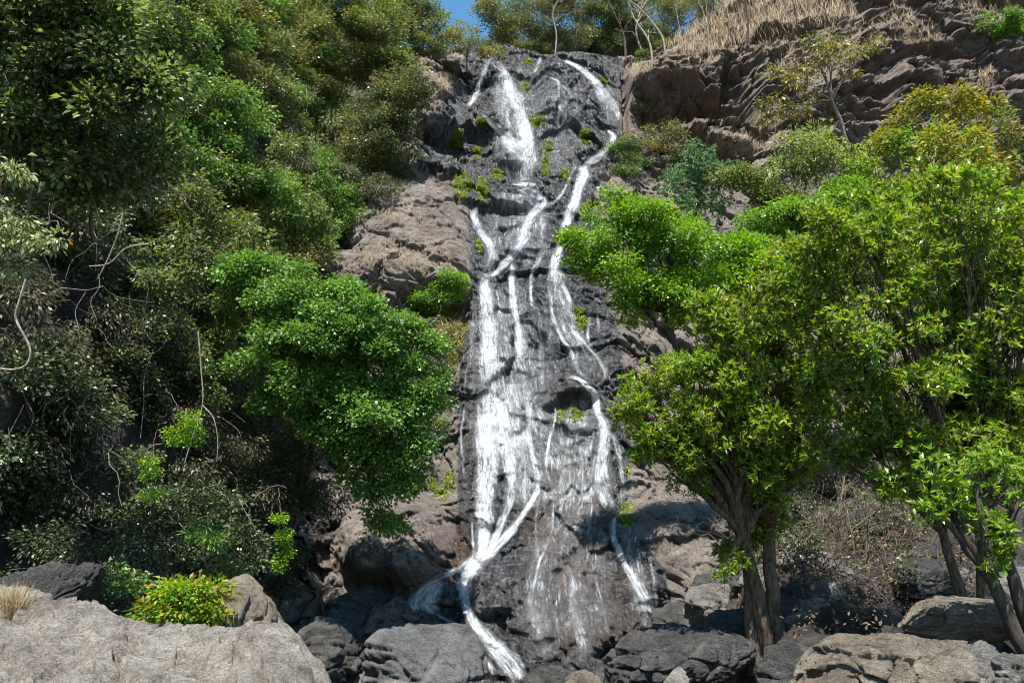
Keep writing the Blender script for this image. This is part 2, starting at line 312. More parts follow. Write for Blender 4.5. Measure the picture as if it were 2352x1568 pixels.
def cliff_grid():
    xs = np.concatenate([np.linspace(-30, -9.2, 60), np.arange(-9, 15, .045), np.linspace(15.1, 46, 330)])
    zs = [-5.0]
    while zs[-1] < 46: zs.append(zs[-1] + .042 * (1 + max(0, zs[-1]) / 40))
    zs = np.array(zs)
    X, Z = np.meshgrid(xs, zs)
    wx = fbm(np.stack([X * .13, Z * .13, X * 0], -1), 3, 5) * 2.0
    Zw = Z + wx * .9 * sstep(-1, 3, Z) + .05 * X * sstep(5, 10, Z)
    Y = base_y(X, Zw)
    DX, DY, dep = toD(np.stack([X, Y, Z], -1))
    Yl = np.interp(Z - lift(X) * sstep(8, 27, Z), [-6, -1, 3, 28, 29.6, 31.5, 46], [15, 20.6, 24.0, 41.2, 47, 60, 120]) - 4.0 * sstep(7, 24, X) * sstep(10, 26, Z)
    face = np.clip(blob(DX, DY, 945, 550, 165, 150, 4, .25) * 1.0 + .85 * sstep(1040, 1100, DX) * sstep(1480, 1400, DX) * sstep(160, 300, DY), 0, 1)
    Y = Y + (Yl - Y) * face
    wob = fbm(np.stack([DX / 60, DY / 60, DX * 0], -1), 4, 31)
    for cx, cy, rx, ry, a, p in FEAT:
        q = np.abs((DX + 14 * wob - cx) / rx) ** p + np.abs((DY - 14 * wob - cy) / ry) ** p
        Y = Y + a * (1 - sstep(.55, 1.25, q ** (1 / p)))
    # warp then facet at several sizes
    P3 = np.stack([X * .5, Y * .3, Z * .5], -1)
    w1 = fbm(P3, 4, 3); w2 = fbm(P3 + 40, 4, 9)
    central = sstep(1020, 1100, DX) * sstep(1500, 1400, DX)
    U, Vv = X + w1 * 1.3, Z + w2 * 1.1 + .25 * X
    h1, e1 = facets(U * .26, Vv * .34, 2); h2, e2 = facets(U * .72, Vv * 1.05, 4); h3, e3 = facets(U * 2.1 + w1, Vv * 3.3 + w2, 6)
    h4, e4 = facets(U * 6.5 + w2 * 2, Vv * 8 + w1 * 2, 8)
    soft = np.clip(blob(DX, DY, 945, 550, 160, 140, 4, .2) + blob(DX, DY, 1560, 1250, 150, 125, 4, .3) + .9 * blob(DX, DY, 900, 1240, 115, 95, 4, .3) + .8 * blob(DX, DY, 1300, 1330, 240, 210, 4), 0, 1)
    k = (1 - .68 * central) * (1 - .92 * soft) * (1 - .6 * sstep(1420, 1600, DX) * sstep(430, 300, DY))
    Y = Y + k * (.85 * h1 + .42 * h2) + (1 - .7 * soft) * (1 - .4 * central) * .20 * h3 + .06 * h4
    Y = Y + .30 * (1 - sstep(0, .10, e1)) + .13 * (1 - sstep(0, .09, e2)) + .05 * (1 - sstep(0, .08, e3))
    # bedding on the upper right cliff
    st, se = facets(X * .34 + w1 * .5, (Z + .30 * X) * .95 + w2 * .3, 21, 1.2); s2, se2 = facets(X * .8 + 7, (Z + .30 * X) * 2.6, 22, 1.0)
    rt = sstep(1420, 1600, DX) * sstep(430, 300, DY)
    Y = Y + (.75 * st + .30 * s2 + .35 * (1 - sstep(0, .09, se)) + .15 * (1 - sstep(0, .09, se2))) * rt
    Y = Y + (1 - .7 * soft) * .07 * fbm(np.stack([X * 1.2, Y * .8, Z * 1.6], -1), 5, 13, ridged=True)
    Y = Y + .045 * fbm(np.stack([X * 3.2, Y * 2, Z * 5.5], -1), 3, 14, .7)
    return X, Y, Z
GX, GY, GZ = cliff_grid()
CP = np.stack([GX, GY, GZ], -1)
cDX, cDY, _ = toD(CP)
wl = np.interp(cDY, [100, 150, 280, 300, 420, 470, 640, 900, 1200, 1330, 1420, 1568], [1075, 1062, 1000, 970, 1050, 1075, 1082, 1050, 1052, 1010, 1010, 1000])
wr = np.interp(cDY, [100, 150, 350, 420, 560, 760, 1000, 1180, 1300, 1450, 1568], [1430, 1430, 1425, 1370, 1350, 1420, 1450, 1430, 1520, 1560, 1560])
wet = sstep(-14, 14, cDX - wl) * sstep(-14, 14, wr - cDX)
wet = np.clip(wet + .8 * blob(cDX, cDY, 1010, 350, 75, 60), 0, 1)
brown = np.clip(blob(cDX, cDY, 1035, 1255, 55, 65) * 1.3 + .7 * blob(cDX, cDY, 1300, 1180, 110, 160) + .5 * blob(cDX, cDY, 1350, 1400, 150, 120) + .9 * blob(cDX, cDY, 1550, 220, 130, 90) + .8 * blob(cDX, cDY, 1980, 150, 480, 190, 4), 0, 1.4)
straw = np.clip(blob(cDX, cDY, 960, 600, 150, 100) * .55 + blob(cDX, cDY, 1750, 330, 200, 70) * .7 + blob(cDX, cDY, 1480, 150, 90, 30) * .7 +
                blob(cDX, cDY, 1650, 70, 260, 80) * .8 + blob(cDX, cDY, 1900, 100, 180, 80) * .5 + blob(cDX, cDY, 1560, 400, 80, 80) * .6, 0, 1)
cliff = mesh_np('cliff', CP, grid_faces(*GX.shape)[:, ::-1], M['cliff'], attrs={'wet': wet, 'brown': brown, 'straw': straw}, smooth=False)
tag(cliff, kind='structure')

# ------------------------------------------------------------------ wooded hillside left of the falls
def hill():
    S = np.linspace(0, 1, 300); H = np.concatenate([np.linspace(-3.2, 26, 330), np.linspace(26.5, 40, 20)])
    bx = np.interp(S, [0, .2, .4, .6, .8, 1], [-10.2, -9.3, -8.1, -7.2, -6.6, -6.8]); by = np.interp(S, [0, .2, .4, .6, .8, 1], [2, 8, 13.5, 19, 25, 33])
    lx = np.interp(S, [0, .5, 1], [-.22, -.2, -.04]); ly = np.interp(S, [0, .5, 1], [.05, .32, .42])
    s, h = np.meshgrid(np.arange(300), H)
    hh = h + 1.5 * sstep(20, 26, h)
    X = bx[s] + lx[s] * hh - .35 * np.maximum(0, hh - 24); Y = by[s] + ly[s] * hh; Z = h
    P = np.stack([X, Y, Z], -1)
    d = 1.3 * fbm(P * .22, 3, 50) + .7 * fbm(P * .7, 3, 51) + .2 * fbm(P * 2.5, 3, 52)
    X = X + d * .9; Y = Y - d * .4
    return np.stack([X, Y, Z], -1)
HP = hill()
hillside = mesh_np('hillside', HP, grid_faces(*HP.shape[:2]), M['soil'], smooth=True)
tag(hillside, kind='structure')

# ------------------------------------------------------------------ ground: stream bed and right bank
def gz(x, y):
    z = -2.1 + 0 * x
    bank = sstep(1.2, 3.6, x - .2 * (y - 9)) * sstep(4, 8, y)
    z = z + bank * (2.25 + .30 * np.clip(y - 10.5, 0, 9))
    return z
def ground():
    a = np.concatenate([-np.geomspace(400, 13, 24), np.arange(-12.8, 16, .11), np.geomspace(16.5, 400, 24)])
    b = np.concatenate([-np.geomspace(300, 4, 16), np.arange(-3.5, 26, .12), np.geomspace(27, 500, 20)])
    X, Y = np.meshgrid(a, b); Z = gz(X, Y)
    P = np.stack([X, Y, X * 0], -1)
    near = sstep(60, 20, np.abs(X)) * sstep(60, 28, np.abs(Y))
    h1, e1 = facets(X * .8 + fbm(P * .5, 3, 1), Y * .8 + fbm(P * .5, 3, 2), 71); h2, e2 = facets(X * 2.6, Y * 2.6, 72)
    Z = Z + near * (.32 * h1 + .10 * h2 - .12 * (1 - sstep(0, .1, e1)) + .5 * fbm(P * .3, 3, 60) + .12 * fbm(P * 2, 3, 61))
    Z = np.where(Y > 45, -2.2 + 0 * Z, Z)
    return np.stack([X, Y, Z], -1)
GP = ground()
grd = mesh_np('ground', GP, grid_faces(*GP.shape[:2]), M['soil'], smooth=False); tag(grd, kind='structure')

bpy.context.view_layer.update()
def cast(obs, X, Y):
    """distance along the sight line to the first of the given surfaces"""
    r = rays(X, Y); best = None
    for o in obs:
        ok, loc, nor, _ = o.ray_cast(Vector(ORI), Vector(r))
        if ok:
            t = (loc.y) * cp + (loc.z - CAMZ) * sp
            if best is None or t < best[0]: best = (t, loc.copy(), nor.copy())
    return best
def depth_at(obs, X, Y, default=30.0):
    h = cast(obs, X, Y); return h[0] if h else default

# ------------------------------------------------------------------ waterfall
# x, y, width, density along each thread of water
ST = [
 [(1122,128,14,.5),(1115,158,14,.7),(1104,186,14,.8),(1090,225,13,.9),(1073,246,10,.9)],
 [(1045,262,8,.5),(1030,284,8,.4)],
 [(1120,130,34,.35),(1135,145,34,.45),(1150,160,30,.5),(1158,178,30,.5)],
 [(1147,138,12,.6),(1161,176,26,.85),(1171,204,40,.85),(1182,229,52,.85),(1196,264,34,.95),(1203,299,44,.95),(1208,334,64,.9),(1206,369,72,.85),(1204,400,64,.6),(1206,422,60,.8)],
 [(1140,200,40,.4),(1150,235,50,.45),(1156,270,40,.3)],
 [(1108,264,12,.8),(1133,288,16,1),(1155,308,30,.95),(1172,330,50,.9),(1190,350,50,.7)],
 [(1140,300,20,.5),(1140,330,26,.5),(1140,365,26,.35)],
 [(1166,246,9,.8),(1167,280,10,.9),(1170,310,14,.9)],
 [(1243,130,12,.8),(1235,150,11,.9),(1226,170,8,.9)],
 [(1235,172,5,.5),(1279,185,8,.8),(1284,211,10,.8),(1287,246,11,.7),(1300,274,10,.7),(1305,299,8,.5),(1343,337,10,.4),(1365,355,12,.5)],
 [(1279,190,6,.8),(1300,205,7,.6),(1318,228,6,.4)],
 [(1291,137,12,1),(1329,155,16,1),(1358,179,22,1),(1379,204,34,.85),(1393,229,38,.75),(1415,250,20,.75),(1421,281,10,.8)],
 [(1393,299,8,.5),(1408,313,15,.9),(1395,341,28,.85),(1372,362,26,.9),(1345,376,18,.95)],
 [(1336,376,26,.9),(1342,397,30,.95),(1329,432,28,1),(1319,468,28,1),(1305,503,24,1),(1293,541,18,1),(1287,568,20,.95),(1276,603,26,1),(1268,646,30,.9)],
 [(1325,378,8,.9),(1312,400,8,.8),(1302,425,7,.7),(1280,459,9,.8),(1252,473,12,.9)],
 [(1175,422,6,.8),(1204,424,16,1),(1231,424,8,.8)],
 [(1186,428,24,.7),(1210,440,30,.8),(1238,455,26,.9),(1243,470,30,1),(1222,492,28,1),(1207,527,30,1),(1203,551,28,1),(1178,586,24,1),(1154,610,20,1),(1136,628,18,1),(1100,636,16,1)],
 [(1199,436,20,.3),(1199,475,20,.35),(1198,515,22,.4)],
 [(1249,476,22,.55),(1246,515,26,.5),(1247,553,26,.5),(1249,575,20,.5),(1224,625,12,.6),(1219,660,9,.7),(1222,700,9,.6),(1238,716,9,.6),(1242,780,14,.45),(1245,857,18,.45),(1243,905,14,.4)],
 [(1101,473,10,.6),(1088,492,16,1),(1097,520,20,1),(1112,545,26,1),(1124,560,38,.8),(1130,590,48,.6),(1122,622,44,.5)],
 [(1104,634,30,1),(1113,650,36,1),(1119,716,52,1),(1124,769,56,1),(1122,821,66,.97),(1126,874,78,.8),(1129,915,90,.8),(1138,950,120,.97),(1137,985,128,.9),(1142,1020,132,.85),(1150,1060,126,.75)],
 [(1092,690,26,.4),(1086,760,26,.45),(1084,840,26,.5),(1084,905,30,.5)],
 [(1165,870,50,.45),(1180,930,70,.55),(1190,1000,70,.55),(1200,1080,50,.5),(1196,1160,40,.45)],
 [(1290,540,30,.4),(1270,640,60,.3),(1262,740,80,.34),(1262,840,90,.32),(1262,900,80,.25)],
 [(1290,880,90,.2),(1300,960,130,.27),(1310,1050,140,.3),(1310,1150,150,.28)],
 [(1250,1230,60,.22),(1230,1330,70,.28),(1235,1430,90,.33),(1250,1530,110,.3)],
 [(1330,1250,50,.22),(1325,1350,60,.28),(1335,1450,80,.33),(1350,1530,90,.3)],
 [(1440,1200,60,.5),(1455,1290,70,.5),(1478,1380,80,.5),(1490,1450,80,.4)],
 [(1150,160,60,.45),(1165,230,80,.48),(1175,290,100,.42),(1180,350,110,.45),(1190,410,80,.35)],
 [(1385,200,60,.55),(1400,245,60,.5),(1405,290,40,.4)],
 [(1118,940,60,1),(1116,1000,60,1),(1122,1060,66,1),(1117,1100,56,1),(1113,1158,54,1),(1113,1210,48,1),(1108,1263,40,1),(1095,1290,44,1)],
 [(1163,1000,40,.7),(1170,1052,40,.95),(1175,1100,32,.9),(1170,1150,26,.8),(1150,1205,20,.85),(1133,1245,20,.9),(1112,1284,22,.9)],
 [(1205,980,22,.6),(1213,1017,20,.8),(1228,1070,16,.9),(1236,1115,16,.9),(1213,1165,16,.95),(1168,1224,24,1),(1133,1263,30,1),(1095,1294,40,1)],
 [(1203,1052,16,.5),(1208,1100,14,.5),(1206,1160,14,.5),(1190,1195,16,.6)],
 [(1182,593,14,.9),(1175,646,18,.95),(1179,698,20,1),(1190,751,20,1),(1192,790,24,.95),(1195,830,26,.65),(1203,870,26,.6),(1210,927,18,.6),(1217,997,16,.7),(1224,1053,14,.8)],
 [(1238,905,5,.7),(1222,925,7,.9),(1217,960,9,.8),(1222,1000,10,.7)],
 [(1273,913,5,.6),(1275,962,6,.8),(1264,1000,8,.9),(1256,1053,9,.8),(1256,1080,8,.7),(1268,1122,8,.6),(1270,1190,7,.6),(1262,1240,7,.4),(1240,1285,10,.8),(1229,1333,10,.6),(1216,1386,24,.45),(1235,1439,34,.45),(1260,1509,40,.45)],
 [(1245,1110,5,.5),(1232,1180,6,.4),(1232,1250,7,.5),(1240,1290,9,.7)],
 [(1275,610,34,.6),(1283,640,46,.6),(1290,690,58,.55),(1300,735,66,.5),(1318,775,76,.55),(1336,821,90,.5),(1352,866,86,.42)],
 [(1262,646,16,.6),(1268,716,12,.8),(1276,744,11,.8),(1294,783,12,.9),(1308,800,12,.9),(1328,850,10,.7),(1347,869,8,.7)],
 [(1290,650,14,.7),(1308,690,14,.7),(1318,740,14,.6)],
 [(1305,756,14,.8),(1329,772,14,.9),(1351,797,12,.85),(1372,821,9,.8),(1389,853,9,.9),(1386,874,8,.8),(1365,890,9,.8)],
 [(1292,862,7,.7),(1326,869,11,.95),(1351,888,14,1),(1366,909,18,1),(1372,945,24,1),(1386,973,34,1),(1387,1015,38,.95),(1382,1053,44,.9),(1379,1087,52,.8),(1383,1122,60,.8),(1396,1151,46,.85),(1412,1176,16,1)],
 [(1400,985,20,.5),(1420,1030,18,.6),(1428,1080,16,.6),(1432,1122,18,.6),(1424,1160,22,.5)],
 [(1450,1080,8,.4),(1452,1130,8,.45),(1444,1150,8,.35)],
 [(1414,1180,14,.9),(1408,1225,18,.9),(1424,1270,18,.95),(1447,1316,20,.95),(1466,1351,34,.9),(1484,1386,46,.8),(1500,1442,56,.65)],
 [(1420,1200,24,.4),(1440,1250,24,.35),(1460,1300,24,.3)],
 [(1490,1275,10,.5),(1498,1310,10,.6),(1502,1345,12,.6),(1508,1400,18,.55)],
 [(1354,725,6,.6),(1350,779,9,.6),(1362,800,6,.4)], [(1372,720,8,.5),(1376,765,8,.5)],
 [(1105,1284,30,.9),(1082,1303,56,1),(1069,1330,46,1),(1069,1369,38,1),(1075,1404,30,1),(1090,1437,38,1),(1119,1466,44,1),(1147,1497,52,1),(1173,1527,56,1),(1200,1575,66,1)],
 [(1085,1296,22,1),(1034,1317,24,1),(992,1335,22,.95),(966,1355,26,.95),(950,1383,34,.95),(960,1402,34,.9)],
 [(1020,1335,26,.8),(990,1358,50,.85),(985,1385,60,.8),(1000,1405,40,.75)],
 [(999,1407,6,.8),(1027,1424,7,.8),(1062,1438,7,.9),(1090,1450,12,.9)],
 [(1058,1450,8,.6),(1070,1480,12,.7),(1092,1503,14,.8),(1120,1525,20,.8),(1140,1560,30,.6)],
 [(1301,1288,8,.5),(1315,1333,14,.55),(1315,1386,24,.5),(1329,1439,30,.5),(1342,1500,30,.45)],
 [(1365,1316,5,.6),(1379,1369,6,.6),(1386,1404,7,.5),(1400,1460,10,.35)],
 [(1073,838,5,.7),(1068,880,6,.8),(1068,910,5,.7)], [(1068,936,5,.8),(1059,997,6,.8),(1063,1060,7,.6),(1068,1110,6,.3)],
 [(1084,1193,7,.6),(1086,1235,7,.7),(1088,1275,8,.7)], [(1340,1052,6,.5),(1336,1140,6,.6),(1322,1163,6,.5)],
 [(1350,1080,5,.35),(1355,1150,6,.4)], [(1340,490,8,.4),(1330,520,14,.4),(1345,505,10,.3)],
 [(1160,640,110,.24),(1180,760,150,.24),(1200,900,190,.24),(1230,1060,230,.24),(1240,1180,230,.22)],
 [(1330,900,110,.24),(1330,1000,130,.24),(1320,1160,160,.24),(1300,1300,330,.18),(1300,1500,380,.18)],
 [(1200,440,200,.22),(1190,520,230,.23),(1190,620,210,.23)], [(1240,150,280,.16),(1240,260,300,.2),(1220,400,290,.2)],
]
def catmull(P, n):
    P = np.asarray(P, float); P = np.vstack([2 * P[0] - P[1], P, 2 * P[-1] - P[-2]]); out = []
    seg = len(P) - 3; t = np.linspace(0, seg - 1e-6, n); i = t.astype(int); f = (t - i)[:, None]
    p0, p1, p2, p3 = P[i], P[i + 1], P[i + 2], P[i + 3]
    return .5 * (2 * p1 + (p2 - p0) * f + (2 * p0 - 5 * p1 + 4 * p2 - p3) * f ** 2 + (3 * p1 - p0 - 3 * p2 + p3) * f ** 3)
boulder_obs = []
def build_water():
    root = tag(bpy.data.objects.new('waterfall', None), 'tall white waterfall running down the dark wet rock face in many threads', 'waterfall', kind='structure')
    C.objects.link(root); root.location = (0, 21, -2)
    for si, s in enumerate(ST):
        ctr = np.array(s, float); Lp = np.sum(np.hypot(*np.diff(ctr[:, :2], axis=0).T))
        n = max(6, int(Lp / 3.2)); p = catmull(ctr, n)
        wob = fbm(np.stack([np.linspace(0, Lp / 22, n), np.full(n, si * 3.1), np.zeros(n)], -1), 3, 80 + si)
        film = ctr[:, 3].max() < .25
        p[:, 2] = np.maximum(4, p[:, 2] * (1 + (.3 * wob if not film else 0))) * (1.34 - .12 * sstep(15, 70, p[:, 2]) if not film else 1.05) + (3 if not film else 0)
        tg = np.gradient(p[:, :2], axis=0); tg /= np.linalg.norm(tg, axis=1)[:, None] + 1e-9
        # widths are across the slope (mostly horizontal) so that threads fall as curtains
        nrm = np.stack([-tg[:, 1], tg[:, 0]], 1); nrm *= np.sign(nrm[:, :1] * -1 + 1e-9) * -1
        nrm = nrm * .8 + np.array([[1, 0]]) * .2 * np.sign(nrm[:, :1] + 1e-9)
        m = max(5, int(p[:, 2].max() / 4) | 1)
        uu = np.linspace(-1, 1, m)
        XY = p[:, None, :2] + nrm[:, None, :] * uu[None, :, None] * p[:, None, 2:3] * .5
        T = np.zeros((n, m))
        for i in range(n):
            for j in range(m):
                T[i, j] = depth_at([cliff] + boulder_obs, XY[i, j, 0], XY[i, j, 1], 30)
        Ts = T.copy()
        for _ in range(14 if not film else 2):
            Ts[1:-1] = .25 * Ts[:-2] + .5 * Ts[1:-1] + .25 * Ts[2:]; Ts[:, 1:-1] = .25 * Ts[:, :-2] + .5 * Ts[:, 1:-1] + .25 * Ts[:, 2:]
            Ts = np.minimum(Ts, T)
        off = (.035 + .10 * np.minimum(1, p[:, 3:4]) * (1 - uu[None] ** 2) * min(1, p[:, 2].mean() / 25)) if not film else .03
        Ts = Ts - off
        P = ORI + rays(XY[..., 0], XY[..., 1]) * Ts[..., None]
        v = np.concatenate([[0], np.cumsum(np.linalg.norm(np.diff(P[:, m // 2], axis=0), axis=1))])
        u = uu[None] * p[:, 2:3] * .5 * Ts / FD
        uv = np.stack([u + si * 3.7, np.repeat(v[:, None], m, 1) + si * 11.3], -1).reshape(-1, 2)
        au = np.abs(uu)[None]
        d = p[:, 3:4] * (1 + .22 * fbm(np.stack([np.linspace(0, Lp / 30, n), np.full(n, si * 1.7), np.zeros(n)], -1), 3, 55))[:, None] * np.ones((1, m))
        edge = (1 - sstep(.15, 1.0, au)) if not film else (1 - sstep(.3, 1, au))
        tip = np.minimum(sstep(0, .06, np.linspace(0, 1, n)), 1)[:, None] * (1 - .6 * sstep(.9, 1, np.linspace(0, 1, n)))[:, None]
        dens = (.10 + d * .93) * (.25 + .75 * edge) * (.3 + .7 * tip) - .15 * (1 - edge) if not film else d * 2.5 * edge * tip
        o = mesh_np('water_thread', P, grid_faces(n, m), M['water'], attrs={'dens': np.clip(dens, -.5, 1.2)}, uv=uv, smooth=True)
        settle(o, root)

# ------------------------------------------------------------------ rocks
import bmesh
_ico = {}
def ico(k):
    if k not in _ico:
        bm = bmesh.new(); bmesh.ops.create_icosphere(bm, subdivisions=k, radius=1)
        _ico[k] = (np.array([v.co[:] for v in bm.verts]), np.array([[v.index for v in f.verts] for f in bm.faces])); bm.free()
    return _ico[k]
def boulder(label, X, Y, depth, rad, mat, seed, rot=0, cuts=11, lvl=6, name='boulder', group=None, rough=1.0, tilt=0, flat=None):
    """angular rock: a ball cut by planes, broken up by facets; X,Y,depth = centre, rad = half sizes in metres"""
    V, Fc = ico(lvl); rg = np.random.default_rng(seed)
    n = rg.normal(size=(cuts, 3)); n /= np.linalg.norm(n, axis=1)[:, None]; dk = rg.uniform(.66, .98, cuts)
    if flat: n = np.vstack([n, [flat]]); dk = np.append(dk, .62); n /= np.linalg.norm(n, axis=1)[:, None]
    q = np.maximum(V @ n.T, 0) / dk
    r = 1 / (np.sum(q ** 12, axis=1) + 1) ** (1 / 12)
    r = r * 1.08
    P = V * r[:, None] * np.array(rad)
    P0 = P.copy(); m = float(min(rad)); so = seed * 5.3
    amp = .16 * m * rough
    d = fbm(P0 / m * .9 + so, 4, seed) * amp * .9
    h1, e1 = facets(P0[:, 0] / m * 1.5 + P0[:, 1] / m + fbm(P0 / m + 9, 3, 2) * .6, P0[:, 2] / m * 2.3 + so, seed)
    h2, e2 = facets(P0[:, 0] / m * 4 + P0[:, 1] / m * 2 + so, P0[:, 2] / m * 5.5 + fbm(P0 / m * 2, 3, 3), seed + 1)
    d = d + amp * (.8 * h1 + .35 * h2) - amp * .9 * (1 - sstep(0, .12, e1)) - amp * .3 * (1 - sstep(0, .1, e2)) + amp * .22 * fbm(P0 / m * 7, 3, 8)
    P = P + V * d[:, None]
    c, s = math.cos(rot), math.sin(rot); ct, stt = math.cos(tilt), math.sin(tilt)
    P = P @ np.array([[ct, 0, -stt], [0, 1, 0], [stt, 0, ct]]) @ np.array([[c, s, 0], [-s, c, 0], [0, 0, 1]])
    o = mesh_np(name, P, Fc, mat); o.location = tuple(at(X, Y, depth))
    return tag(o, label, 'rock', group)

foot = boulder('broad blue-grey boulder beside the foot of the falls, water running down its right edge', 985, 1560, 18.2, (1.42, 1.3, 1.32), M['bluegrey'], 3, rot=.2, cuts=9, rough=.6, flat=(.1, -.5, .8))
bpy.context.view_layer.update(); boulder_obs.append(foot)
build_water()

def slab():
    sx = [-400, -150, 0, 70, 105, 183, 246, 299, 327, 352, 387, 457, 563, 650, 689, 714, 745, 775, 810, 840]
    sy = [1180, 1270, 1340, 1355, 1372, 1383, 1418, 1432, 1416, 1421, 1444, 1456, 1463, 1463, 1481, 1516, 1558, 1640, 1760, 1900]
    xs = np.arange(-400, 840, 2.2); b = np.concatenate([np.linspace(-2.2, 0, 50)[:-1], np.concatenate([np.linspace(0, 2.6, 300), np.linspace(2.62, 6, 60)])])
    dep = np.interp(xs, [-400, 0, 400, 840], [9.0, 8.4, 7.6, 7.0])
    S = at(xs, np.interp(xs, sx, sy), dep)
    X = np.repeat(S[None, :, 0], len(b), 0) * 1.0; B = np.repeat(b[:, None], len(xs), 1)
    Y = S[None, :, 1] - B; prof = np.where(B > 0, .16 * B + .12 * np.abs(B) ** 1.6, 1.1 * B * B)
    Z = S[None, :, 2] - prof
    P = np.stack([X, Y, Z], -1); DX, DY, _ = toD(P)
    n1 = fbm(P * .8, 4, 90)
    h1, e1 = facets(X * .9 + Y * .5 + n1, Y * 1.0 - X * .3, 91, .7); h2, e2 = facets(X * 2.6 + n1, Y * 4.2 + X + n1 * 2, 92)
    h3, e3 = facets(X * 9 + n1 * 3, Y * 13 + n1 * 3, 93)
    damp = sstep(0, .6, np.abs(B))
    Z = Z + (.4 + .6 * damp) * (.20 * n1 + .14 * h1) + .06 * h2 + .014 * h3 - .10 * (1 - sstep(0, .05, e1)) - .05 * (1 - sstep(0, .05, e2)) - .012 * (1 - sstep(0, .08, e3)) + .03 * fbm(P * 4, 4, 94) + .01 * fbm(P * 16, 3, 95)
    # open joint running down to the lower left, and a small hole
    ln = (DX - 0) * .56 - (DY - 1470) * .83 + 10 * n1
    Z = Z - .50 * sstep(-26, -14, ln) * sstep(8, -3, ln) * sstep(190, 130, DX) * (B > .2)
    Z = Z - .12 * sstep(-26, -40, ln) * (B > .2) * (DX < 190)
    Z = Z - .5 * blob(DX, DY, 118, 1503, 15, 9, 2)
    for x0, y0, x1, y1, wd, dp_ in [(180, 1420, 420, 1500, 3, .16), (420, 1500, 560, 1590, 3, .16), (300, 1460, 520, 1470, 2.5, .1), (60, 1420, 160, 1460, 3, .12), (560, 1500, 700, 1520, 3, .12), (240, 1530, 330, 1590, 4, .2), (0, 1440, 110, 1490, 3, .15), (600, 1540, 640, 1600, 3, .15)]:
        ux, uy = x1 - x0, y1 - y0; LL = math.hypot(ux, uy); t_ = ((DX - x0) * ux + (DY - y0) * uy) / LL / LL
        dd_ = np.abs((DX - x0) * uy - (DY - y0) * ux) / LL + 9 * (fbm(P * 3.1 + x0, 3, 5))
        Z = Z - dp_ * (1 - sstep(wd * .5, wd * 1.6, np.abs(dd_))) * sstep(-.02, .1, t_) * sstep(1.02, .9, t_) * (B > .1)
    Z = Z + .10 * blob(DX, DY, 260, 1480, 60, 26, 3) - .12 * blob(DX, DY, 480, 1540, 90, 22, 3) + .08 * blob(DX, DY, 610, 1490, 70, 20, 3)
    o = mesh_np('rock_slab', np.stack([X, Y, Z], -1), grid_faces(*X.shape)[:, ::-1], M['slab'])
    return tag(o, 'large sunlit grey rock slab filling the lower left foreground, sloping towards the viewer', 'rock')
slab()
boulder('shaded ramp of rock rising behind the left end of the big slab', 20, 1420, 9.8, (1.1, .9, .42), M['dark'], 21, rot=.3, tilt=-.5)  # dark rock colour stands in for the shade on this ramp
boulder('brown wedge of rock with dry moss between the yellow-green bush and the dark hollow', 545, 1450, 11.5, (.62, .6, .70), M['tan'], 24, rot=.5, tilt=.35, rough=.6)
boulder('low shaded rock under the overhanging bush, left of the blue-grey boulder', 760, 1530, 20.5, (1.3, 1.0, 1.0), M['dark'], 27, rot=.9)
boulder('dark angular block in shade at the left edge of the blue-grey boulder', 830, 1415, 22.3, (1.0, .8, .8), M['bluegrey'], 28, rot=.2)
boulder('small pale rock top cut by the bottom edge below the blue-grey boulder', 905, 1585, 6.2, (.19, .2, .07), M['slab'], 30, lvl=5)
boulder('small black wet rock at the foot of the falls, right of the plunging water', 1262, 1572, 15, (.50, .5, .34), M['dark'], 31, lvl=5)
boulder('small light brown boulder at bottom centre', 1340, 1585, 7.0, (.16, .2, .16), M['tan'], 33, lvl=5, rough=.7)
boulder('small white-lit boulder at the bottom edge, alone in front of the dark shaded rock', 1555, 1575, 6.0, (.11, .12, .12), M['slab'], 35, lvl=5, rough=.7)
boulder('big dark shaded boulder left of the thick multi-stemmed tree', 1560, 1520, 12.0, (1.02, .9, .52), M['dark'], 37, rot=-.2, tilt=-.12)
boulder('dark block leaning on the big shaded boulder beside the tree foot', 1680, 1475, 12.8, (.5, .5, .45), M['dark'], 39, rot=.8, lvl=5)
boulder('pyramid shaped grey rock in dappled shade on the right bank', 1905, 1385, 14.5, (.95, .9, .78), M['grey'], 41, rot=.75, cuts=6, rough=.8)
boulder('large tan boulder with mossy top at bottom right, in front of the two trees', 2035, 1545, 7.6, (.88, .7, .42), M['tan'], 43, rot=.1, rough=1.1, flat=(0, 0, 1))
boulder('flat topped orange-brown rock littered with dry leaves, under the far right tree', 2215, 1425, 9.8, (.72, .7, .33), M['tan'], 45, rot=-.2, flat=(0, -.1, 1), rough=.7)
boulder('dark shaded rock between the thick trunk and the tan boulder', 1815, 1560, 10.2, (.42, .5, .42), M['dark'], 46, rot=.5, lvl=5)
boulder('upright split rock at the right end of the tan boulder', 2245, 1545, 7.3, (.14, .2, .27), M['grey'], 47, tilt=.3, lvl=5)
boulder('jagged grey rock in the bottom right corner', 2325, 1555, 7.2, (.22, .25, .24), M['grey'], 49, lvl=5, rough=1.3)
boulder('leaning slab of rock wedged between the split rock and the corner rock', 2285, 1560, 7.6, (.12, .3, .26), M['tan'], 50, lvl=5, tilt=-.4)
